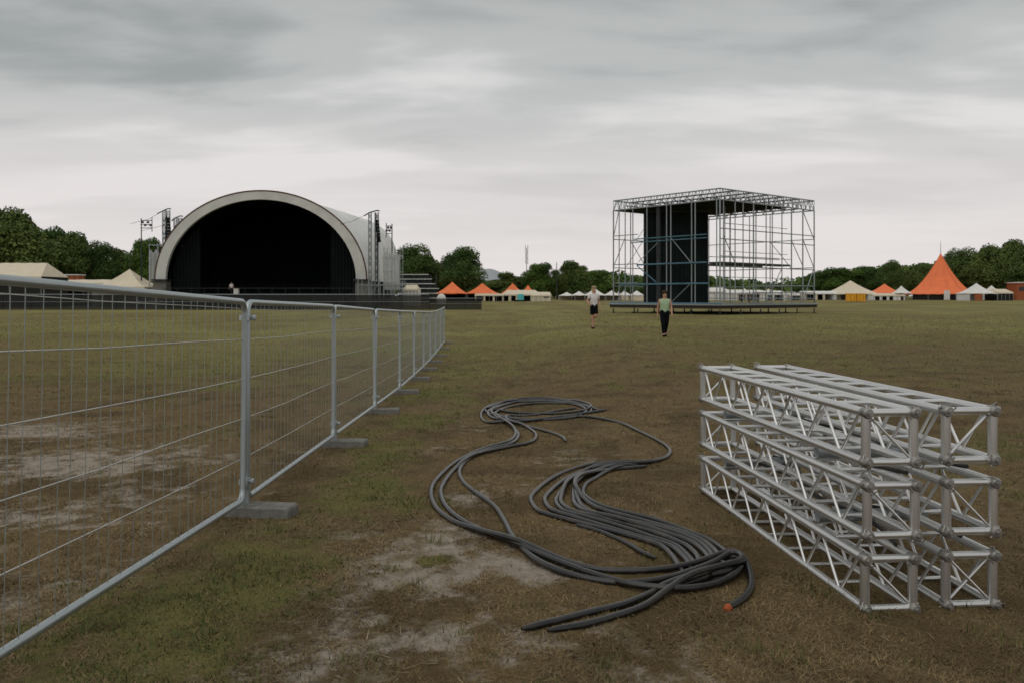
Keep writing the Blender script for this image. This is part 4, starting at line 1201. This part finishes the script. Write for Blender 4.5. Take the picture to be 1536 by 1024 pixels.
# ------------------------------------------------------------------ scaffold stage
def scaffold_stage():
    Oc = Vector((18.0, 75, 0)); A1 = Vector((-8.06, 9.9, 0)); B1 = Vector((11.6, 9.9, 0))
    LA, LB = A1.length, B1.length; u = A1 / LA; v = B1 / LB
    root = thing('scaffold_stage', 'open scaffold stage with flat lattice roof and black backdrop', 'stage', Oc)
    S = lambda a, b, z: u * a + v * b + Vector((0, 0, z))
    ZT = 10.95; band = .95; zl = ZT - band
    def truss(m, P, Q, n, r=.055):
        up = Vector((0, 0, band))
        m.bar(P, Q, r); m.bar(P + up, Q + up, r * 1.15)
        for i in range(n):
            a = P.lerp(Q, i / n); b = P.lerp(Q, (i + 1) / n); c = a.lerp(b, .5)
            m.bar(a, c + up, r * .6, 5); m.bar(c + up, b, r * .6, 5); m.bar(a, a + up, r * .5, 5)
    for (p, q, n) in ((S(0, 0, zl), S(LA, 0, zl), 17), (S(0, 0, zl), S(0, LB, zl), 20), (S(LA, 0, zl), S(LA, LB, zl), 13), (S(0, LB, zl), S(LA, LB, zl), 11)):
        m = MB(); truss(m, p, q, n); 
        m.build('roof_truss', M['scaf'], root)
    for b in (2.5, 5, 7.5, 10, 12.6):
        m = MB(); truss(m, S(.1, b, zl), S(LA - .1, b, zl), 8, .06); m.build('roof_truss', M['scaf_dark'], root)
    m = MB()
    for a in (1.5, 3, 5, 7, 9, 11): m.bar(S(a, 0, zl + .3), S(a, LB, zl + .3), .05)
    m.build('purlin', M['scaf_dark'], root)
    def slab(a0, a1, b0, b1, z0, z1):
        m = MB(); q = [S(a0, b0, 0), S(a1, b0, 0), S(a1, b1, 0), S(a0, b1, 0)]
        m.add([p + Vector((0, 0, z0)) for p in q] + [p + Vector((0, 0, z1)) for p in q], [(0, 1, 2, 3), (7, 6, 5, 4), (0, 4, 5, 1), (1, 5, 6, 2), (2, 6, 7, 3), (3, 7, 4, 0)]); return m
    slab(.2, LA - .2, .25, LB * .72, zl - .02, zl + .1).build('roof_deck', M['black_net'], root, False)
    slab(-.2, LA + .3, -.2, LB + .2, .52, .78).build('platform', M['timber'], root, False)
    m = MB()
    for p, q in ((S(-.25, -.25, .86), S(LA + .3, -.25, .86)), (S(-.25, -.25, .86), S(-.25, LB + .2, .86))): m.bar(p, q, .09)
    m.build('edge_rail', M['scaf'], root)
    # legs under the platform
    for a in np.linspace(0, LA, 5):
        for b in np.linspace(0, LB, 6):
            if a > 4 and b > 4 and (a < LA - 1): continue
            p = S(a, b, 0); g = gz(p.x + Oc.x, p.y + Oc.y)
            m = MB(); m.bar(S(a, b, g - .02), S(a, b, .45), .06); m.box(S(a, b, g + .03), (.35, .35, .06)); m.build('leg', M['scaf_dark'], root, False)
    # standards
    st = [(a, 0) for a in (0, .35, 2.7, 3.1, 5.5, 6.0, 8.4, 10.2, 11.2, 12.0, LA)]
    st += [(0, b) for b in (.5, 2.2, 3.4, 5.0, 7.0, 8.0, 9.6, 11.2, 13.2, LB)]
    st += [(LA, b) for b in (2.5, 5, 7.5, 10, 12.5, LB)] + [(a, LB) for a in (2.5, 5, 7.5, 10)] + [(3, 4.8), (3, 9.8), (7, 12), (9, 2.2), (6, 9.8)]
    for (a, b) in st:
        big = (a, b) in ((0, 0), (LA, 0), (0, LB), (0, 5.0), (0, 13.2))
        m = MB(); m.bar(S(a, b, .7), S(a, b, zl + .02), .066 if big else .05, 8); m.build('standard', M['scaf'], root)
    m = MB(); m.tube([S(7.4, .5, .7), S(7.4, .5, zl)], .20, 10); m.build('pillar', M['scaf_dark'], root)
    # blue horizontals on the front left side
    for z, a0, a1 in ((.98, -.2, LA + .4), (2.75, 1.2, 11.8), (4.6, 1.4, 9.6), (6.75, 1.4, 10), (7.05, 1.4, 10)):
        m = MB(); m.bar(S(a0, -.08, z), S(a1, -.08, z), .075 if z < 6 else .05); m.build('ledger', M['blue'], root)
    for z, b0, b1 in ((7.5, 0, LB), (6.6, 0, LB), (4.2, 0, LB), (2.6, 5, LB), (5.1, 0, 9)):
        m = MB(); m.bar(S(-.07, b0, z), S(-.07, b1, z), .045); m.build('ledger', M['scaf'], root)
    for z in (7.2, 4.4, 2.6):
        m = MB(); m.bar(S(LA + .06, 0, z), S(LA + .06, LB, z), .04); m.build('ledger', M['scaf'], root)
        m = MB(); m.bar(S(0, LB + .06, z), S(LA, LB + .06, z), .04); m.build('ledger', M['scaf'], root)
        m = MB(); m.bar(S(9.5, -.07, z + .3), S(LA, -.07, z + .3), .04); m.build('ledger', M['scaf'], root)
    # braces
    br = [((9.6, 0, 4.5), (7.2, 0, 2.9), 'blue'), ((9.4, 0, 4.9), (7.0, 0, 6.6), 'scaf'), ((LA, 0, 7.2), (12.0, 0, 9.9), 'scaf'), ((LA, 0, 4.4), (11.2, 0, 7.2), 'scaf'),
          ((0, 13.2, 7.2), (0, LB, 4.4), 'scaf'), ((0, LB, 7.2), (0, 13.2, 9.9), 'scaf'), ((0, 11.2, 7.0), (0, 13.2, 4.6), 'scaf'), ((0, .5, 7.0), (0, 2.2, 4.6), 'scaf'),
          ((0, LB, 4.4), (0, 13.2, 1.0), 'scaf'), ((LA, 2.5, 7.2), (LA, 5, 4.4), 'scaf'), ((LA, 5, 9.9), (LA, 7.5, 7.2), 'scaf'), ((5.5, 0, 7), (3.1, 0, 4.6), 'scaf'),
          ((5.5, 0, 1), (3.1, 0, 2.8), 'scaf'), ((LA, 10, 7.2), (LA, 12.5, 9.9), 'scaf'), ((2.5, LB, 4.4), (5, LB, 7.2), 'scaf'), ((0, 7, 1), (0, 9.6, 4.2), 'scaf'), ((LA, 7.5, 1), (LA, 10, 4.4), 'scaf')]
    for p, q, k in br:
        m = MB(); m.bar(S(p[0], p[1] - .05, p[2]), S(q[0], q[1] - .05, q[2]), .055 if k == 'blue' else .038); m.build('brace', M[k], root)
    # walkway along the right side
    slab(.1, 1.3, .2, 11.2, 4.45, 4.62).build('walkway', M['scaf_dark'], root, False)
    m = MB()
    for a in (.1, 1.3):
        for z in (5.1,): m.bar(S(a, .2, z), S(a, 11.2, z), .03)
    m.build('walkway_rail', M['scaf'], root)
    slab(5.2, 6.4, 6.0, 14.2, 4.55, 4.7).build('walkway', M['scaf_dark'], root, False)
    for k in range(10):
        b0 = .4 + 1.5 * k; z0 = (1.0, 4.5, 7.2)[k % 3]
        m = MB(); m.bar(S(LA + .05, b0, z0), S(LA + .05, min(LB, b0 + 2.4), z0 + 2.6), .03); m.build('brace', M['scaf'], root)
    for z in (3.4, 5.8, 8.4):
        m = MB(); m.bar(S(3, LB * .3, z), S(3, LB, z), .03); m.build('ledger', M['scaf'], root)
    # railings round the right end of the platform
    m = MB()
    for (p, q) in ((S(-.1, 5, 0), S(-.1, LB, 0)), (S(-.1, LB, 0), S(LA, LB, 0))):
        for z in (.9, 1.4, 1.95): m.bar(p + Vector((0, 0, z)), q + Vector((0, 0, z)), .04)
        n = int((q - p).length / .8)
        for i in range(n + 1):
            c = p.lerp(q, i / n); m.bar(c + Vector((0, 0, .75)), c + Vector((0, 0, 1.95)), .022, 4)
    m.build('guard_rail', M['scaf'], root)
    # black drape box standing on the platform
    Yd = 83.6; xl, xr = X(968, Yd) - Oc.x, X(1062, Yd) - Oc.x; zt = Z(319, Yd)
    m = MB(); n = 44; vs = []; fs = []
    for i in range(n + 1):
        x = xl + (xr - xl) * i / n; y = Yd - Oc.y + .07 * math.sin(i * 2.1) - (.05 if i % 11 == 0 else 0)
        vs += [(x, y, .78), (x, y, zt), (x, y + 1.2, .78), (x, y + 1.2, zt)]
    for i in range(n):
        o_ = 4 * i; fs += [(o_, o_ + 4, o_ + 5, o_ + 1), (o_ + 2, o_ + 3, o_ + 7, o_ + 6), (o_ + 1, o_ + 5, o_ + 7, o_ + 3)]
    fs += [(0, 1, 3, 2), (4 * n, 4 * n + 2, 4 * n + 3, 4 * n + 1)]
    m.add(vs, fs); m.build('backdrop', M['backdrop'], root, True, 25)
    return root
scaffold_stage()

# ------------------------------------------------------------------ people
def skin(name, V, Ed, Rd, mat, parent, sub=2):
    me = bpy.data.meshes.new(name + '_tmp'); me.from_pydata(V, Ed, [])
    o = bpy.data.objects.new('tmp', me); COL.objects.link(o)
    o.modifiers.new('s', 'SKIN')
    for i, q in enumerate(me.skin_vertices[0].data):
        r_ = Rd[i] if hasattr(Rd[i], '__len__') else (Rd[i], Rd[i]); q.radius = (r_[0] * 1.18, r_[1] * 1.18); q.use_root = (i == 0)
    sm = o.modifiers.new('b', 'SUBSURF'); sm.levels = sub; sm.render_levels = sub
    dg = bpy.context.evaluated_depsgraph_get(); dg.update()
    n = bpy.data.meshes.new_from_object(o.evaluated_get(dg)); n.name = name
    bpy.data.objects.remove(o); bpy.data.meshes.remove(me)
    n.materials.clear()
    return link(name, n, mat, parent, True, 180)

def person(label, loc, H, rz, J, shirt, trousers, hairmat, shorts=False, sleeves=True, cap=None, shoe=None, group=None):
    """J: joints for a 1.75 m figure facing -Y; shoulders, elbows, wrists, knees, ankles"""
    root = thing('person', label, 'person', loc, rz, group); k = H / 1.75; root.scale = (k, k, k)
    hip, chest, neck, head = Vector((0, 0, .95)), Vector((0, -.01, 1.25)), Vector((0, 0, 1.47)), Vector((0, -.02, 1.62))
    V = [hip, Vector((0, 0, 1.08)), chest, Vector((0, 0, 1.40)), neck, Vector((0, -.01, 1.555)), head, Vector((0, -.01, 1.69)), Vector((0, -.108, 1.60))]
    Ed = [(0, 1), (1, 2), (2, 3), (3, 4), (4, 5), (5, 6), (6, 7), (6, 8)]
    Rd = [(.15, .10), (.125, .09), (.155, .105), (.13, .085), (.055, .058), (.062, .075), (.076, .092), (.058, .07), (.014, .016)]
    for s in (-1, 1):
        sd = 'l' if s < 0 else 'r'
        sh = Vector((s * .185, 0, 1.405)); el, wr = Vector(J['el' + sd]), Vector(J['wr' + sd])
        b = len(V); V += [sh, el, wr]; Ed += [(3, b), (b, b + 1), (b + 1, b + 2)]; Rd += [.058, .040, .027]
        d = (wr - el).normalized(); side = d.cross(Vector((s, 0, 0))).normalized(); fw = Vector((0, -1, 0)) if abs(d.y) < .7 else Vector((0, 0, 1))
        palm = wr + d * .075; pb = len(V); V.append(palm); Ed.append((b + 2, pb)); Rd.append((.035, .018))
        for q in range(4):                         # four fingers and a thumb
            off = fw * (.030 - .020 * q); c = len(V); ln = (.075, .085, .080, .062)[q]
            V += [palm + d * .02 + off, palm + d * (.02 + ln * .55) + off * 1.15, palm + d * (.02 + ln) + off * 1.1 - Vector((s * .02, 0, 0))]
            Ed += [(pb, c), (c, c + 1), (c + 1, c + 2)]; Rd += [.010, .0088, .0075]
        c = len(V); V += [wr + d * .03 + fw * .035, wr + d * .075 + fw * .062]; Ed += [(b + 2, c), (c, c + 1)]; Rd += [.012, .009]
        hp = Vector((s * .095, 0, .90)); kn, an = Vector(J['kn' + sd]), Vector(J['an' + sd]); toe = Vector(J['to' + sd])
        c = len(V); V += [hp, kn, kn.lerp(an, .35) + Vector((0, .02, 0)), an, toe]; Ed += [(0, c), (c, c + 1), (c + 1, c + 2), (c + 2, c + 3), (c + 3, c + 4)]; Rd += [(.088, .092), .058, .055, .036, .034]
    skin('body', V, Ed, Rd, M['skin'], root)
    # shirt
    V = [Vector((0, 0, .80)), Vector((0, 0, 1.03)), chest, Vector((0, 0, 1.40)), Vector((0, 0, 1.455))]; Ed = [(0, 1), (1, 2), (2, 3), (3, 4)]
    Rd = [(.165, .118), (.15, .112), (.172, .122), (.15, .10), (.075, .075)]
    for s in (-1, 1):
        el = Vector(J['el' + ('l' if s < 0 else 'r')]); sh = Vector((s * .185, 0, 1.405)); b = len(V)
        V.append(sh); Ed.append((3, b)); Rd.append(.072 if sleeves else .060)
        if sleeves: V.append(sh.lerp(el, .62)); Ed.append((b, b + 1)); Rd.append(.066)
    skin('shirt', V, Ed, Rd, shirt, root)
    V = [Vector((0, 0, 1.10)), Vector((0, 0, .92))]; Ed = [(0, 1)]; Rd = [(.140, .106), (.168, .122)]
    for s in (-1, 1):
        sd = 'l' if s < 0 else 'r'; hp = Vector((s * .095, 0, .88)); kn, an = Vector(J['kn' + sd]), Vector(J['an' + sd]); c = len(V)
        V += [hp, hp.lerp(kn, .85 if shorts else 1.0)]; Ed += [(1, c), (c, c + 1)]; Rd += [(.105, .11), .098 if shorts else .072]
        if not shorts: V += [kn.lerp(an, .5), kn.lerp(an, .97)]; Ed += [(c + 1, c + 2), (c + 2, c + 3)]; Rd += [.062, .05]
    skin('shorts' if shorts else 'trousers', V, Ed, Rd, trousers, root)
    for sd in ('l', 'r'):
        an, toe = Vector(J['an' + sd]), Vector(J['to' + sd]); d = (toe - an)
        dn = (an - Vector(J['kn' + sd])).normalized()
        Vs = [an - d * .28 + dn * .045, an + d * .35 + dn * .03, toe, toe + d * .22]; Es = [(0, 1), (1, 2), (2, 3)]
        if shorts: Vs.append(an - dn * .10); Es.append((0, 4))
        skin('shoe', Vs, Es, [.046, .05, .044, .030] + ([.044] if shorts else []), shoe or M['cloth_k'], root)
    V = [Vector((0, .02, 1.66)), Vector((0, .01, 1.705)), Vector((0, .055, 1.62))]; skin('cap' if cap else 'hair', V, [(0, 1), (0, 2)], [(.082, .10), (.058, .075), (.07, .06)], cap or hairmat, root)
    f = MB()
    for s in (-1, 1):
        f.tube([(s * .031, -.098, 1.632), (s * .031, -.106, 1.632)], [.010, .006], 8)
    f.build('eyes', M['cloth_k'], root)
    f = MB(); f.tube([(-.026, -.100, 1.568), (0, -.107, 1.566), (.026, -.100, 1.568)], .0055, 6); f.build('mouth', M['brick'], root)
    return root
STAND = dict(ell=(-.27, .04, 1.13), elr=(.27, .04, 1.13), wrl=(-.30, -.04, .88), wrr=(.30, -.05, .88), knl=(-.10, -.03, .50), knr=(.11, -.05, .50),
             anl=(-.10, .03, .085), anr=(.12, .0, .085), tol=(-.12, -.12, .035), tor=(.14, -.15, .035))
WALK = dict(STAND); WALK.update(knl=(-.075, -.10, .51), anl=(-.05, -.12, .09), tol=(-.055, -.27, .04), knr=(.075, .0, .50), anr=(.05, .24, .13), tor=(.055, .12, .04),
                                ell=(-.255, .10, 1.14), wrl=(-.265, .10, .89), elr=(.255, .0, 1.14), wrr=(.26, -.15, .91))
RUN = dict(STAND); RUN.update(knl=(-.07, -.02, .50), anl=(-.05, .03, .09), tol=(-.05, -.12, .035), knr=(.06, -.10, .53), anr=(.0, .27, .44), tor=(.0, .33, .30),
                              ell=(-.34, .05, 1.16), wrl=(-.28, -.16, 1.06), elr=(.27, .10, 1.14), wrr=(.27, -.06, .95))
Y = 34.0; x = X(997, Y)
person('person in a pale green sleeveless top and black trousers walking towards the camera', (x, Y, gz(x, Y)), 1.76, R(-4), WALK, M['shirt_g'], M['cloth_k'], M['hair_b'], False, False)
Y = 40.0; x = X(891, Y)
person('person in a white T-shirt and dark shorts jogging with one foot lifted', (x, Y, gz(x, Y) - .01), 1.93, R(8), RUN, M['shirt_w'], M['cloth_k'], M['hair_l'], True, True, None, M['cloth_k']).scale.x *= .87
Y = 114.2; x = X(345, Y)
person('person in a white top standing at the front of the arched stage', (x, Y + .6, ZF), 1.72, R(30), STAND, M['shirt_w'], M['cloth_k'], M['hair_b'], False, True)
for (px, lab, rz) in ((1113, 'person in dark clothes left of the others before the white tents', 20), (1124, 'person in dark clothes in the middle of the three before the white tents', -40), (1137, 'person in dark clothes right of the others before the white tents', 150)):
    Y = 150.0; x = X(px, Y); g = gz(x, Y)
    person(lab, (x, Y, g), 1.78, R(rz), STAND if px != 1124 else WALK, M['cloth_k'], M['cloth_k'], M['hair_b'], False, True, None, None, 'people in dark clothes before the white tents')
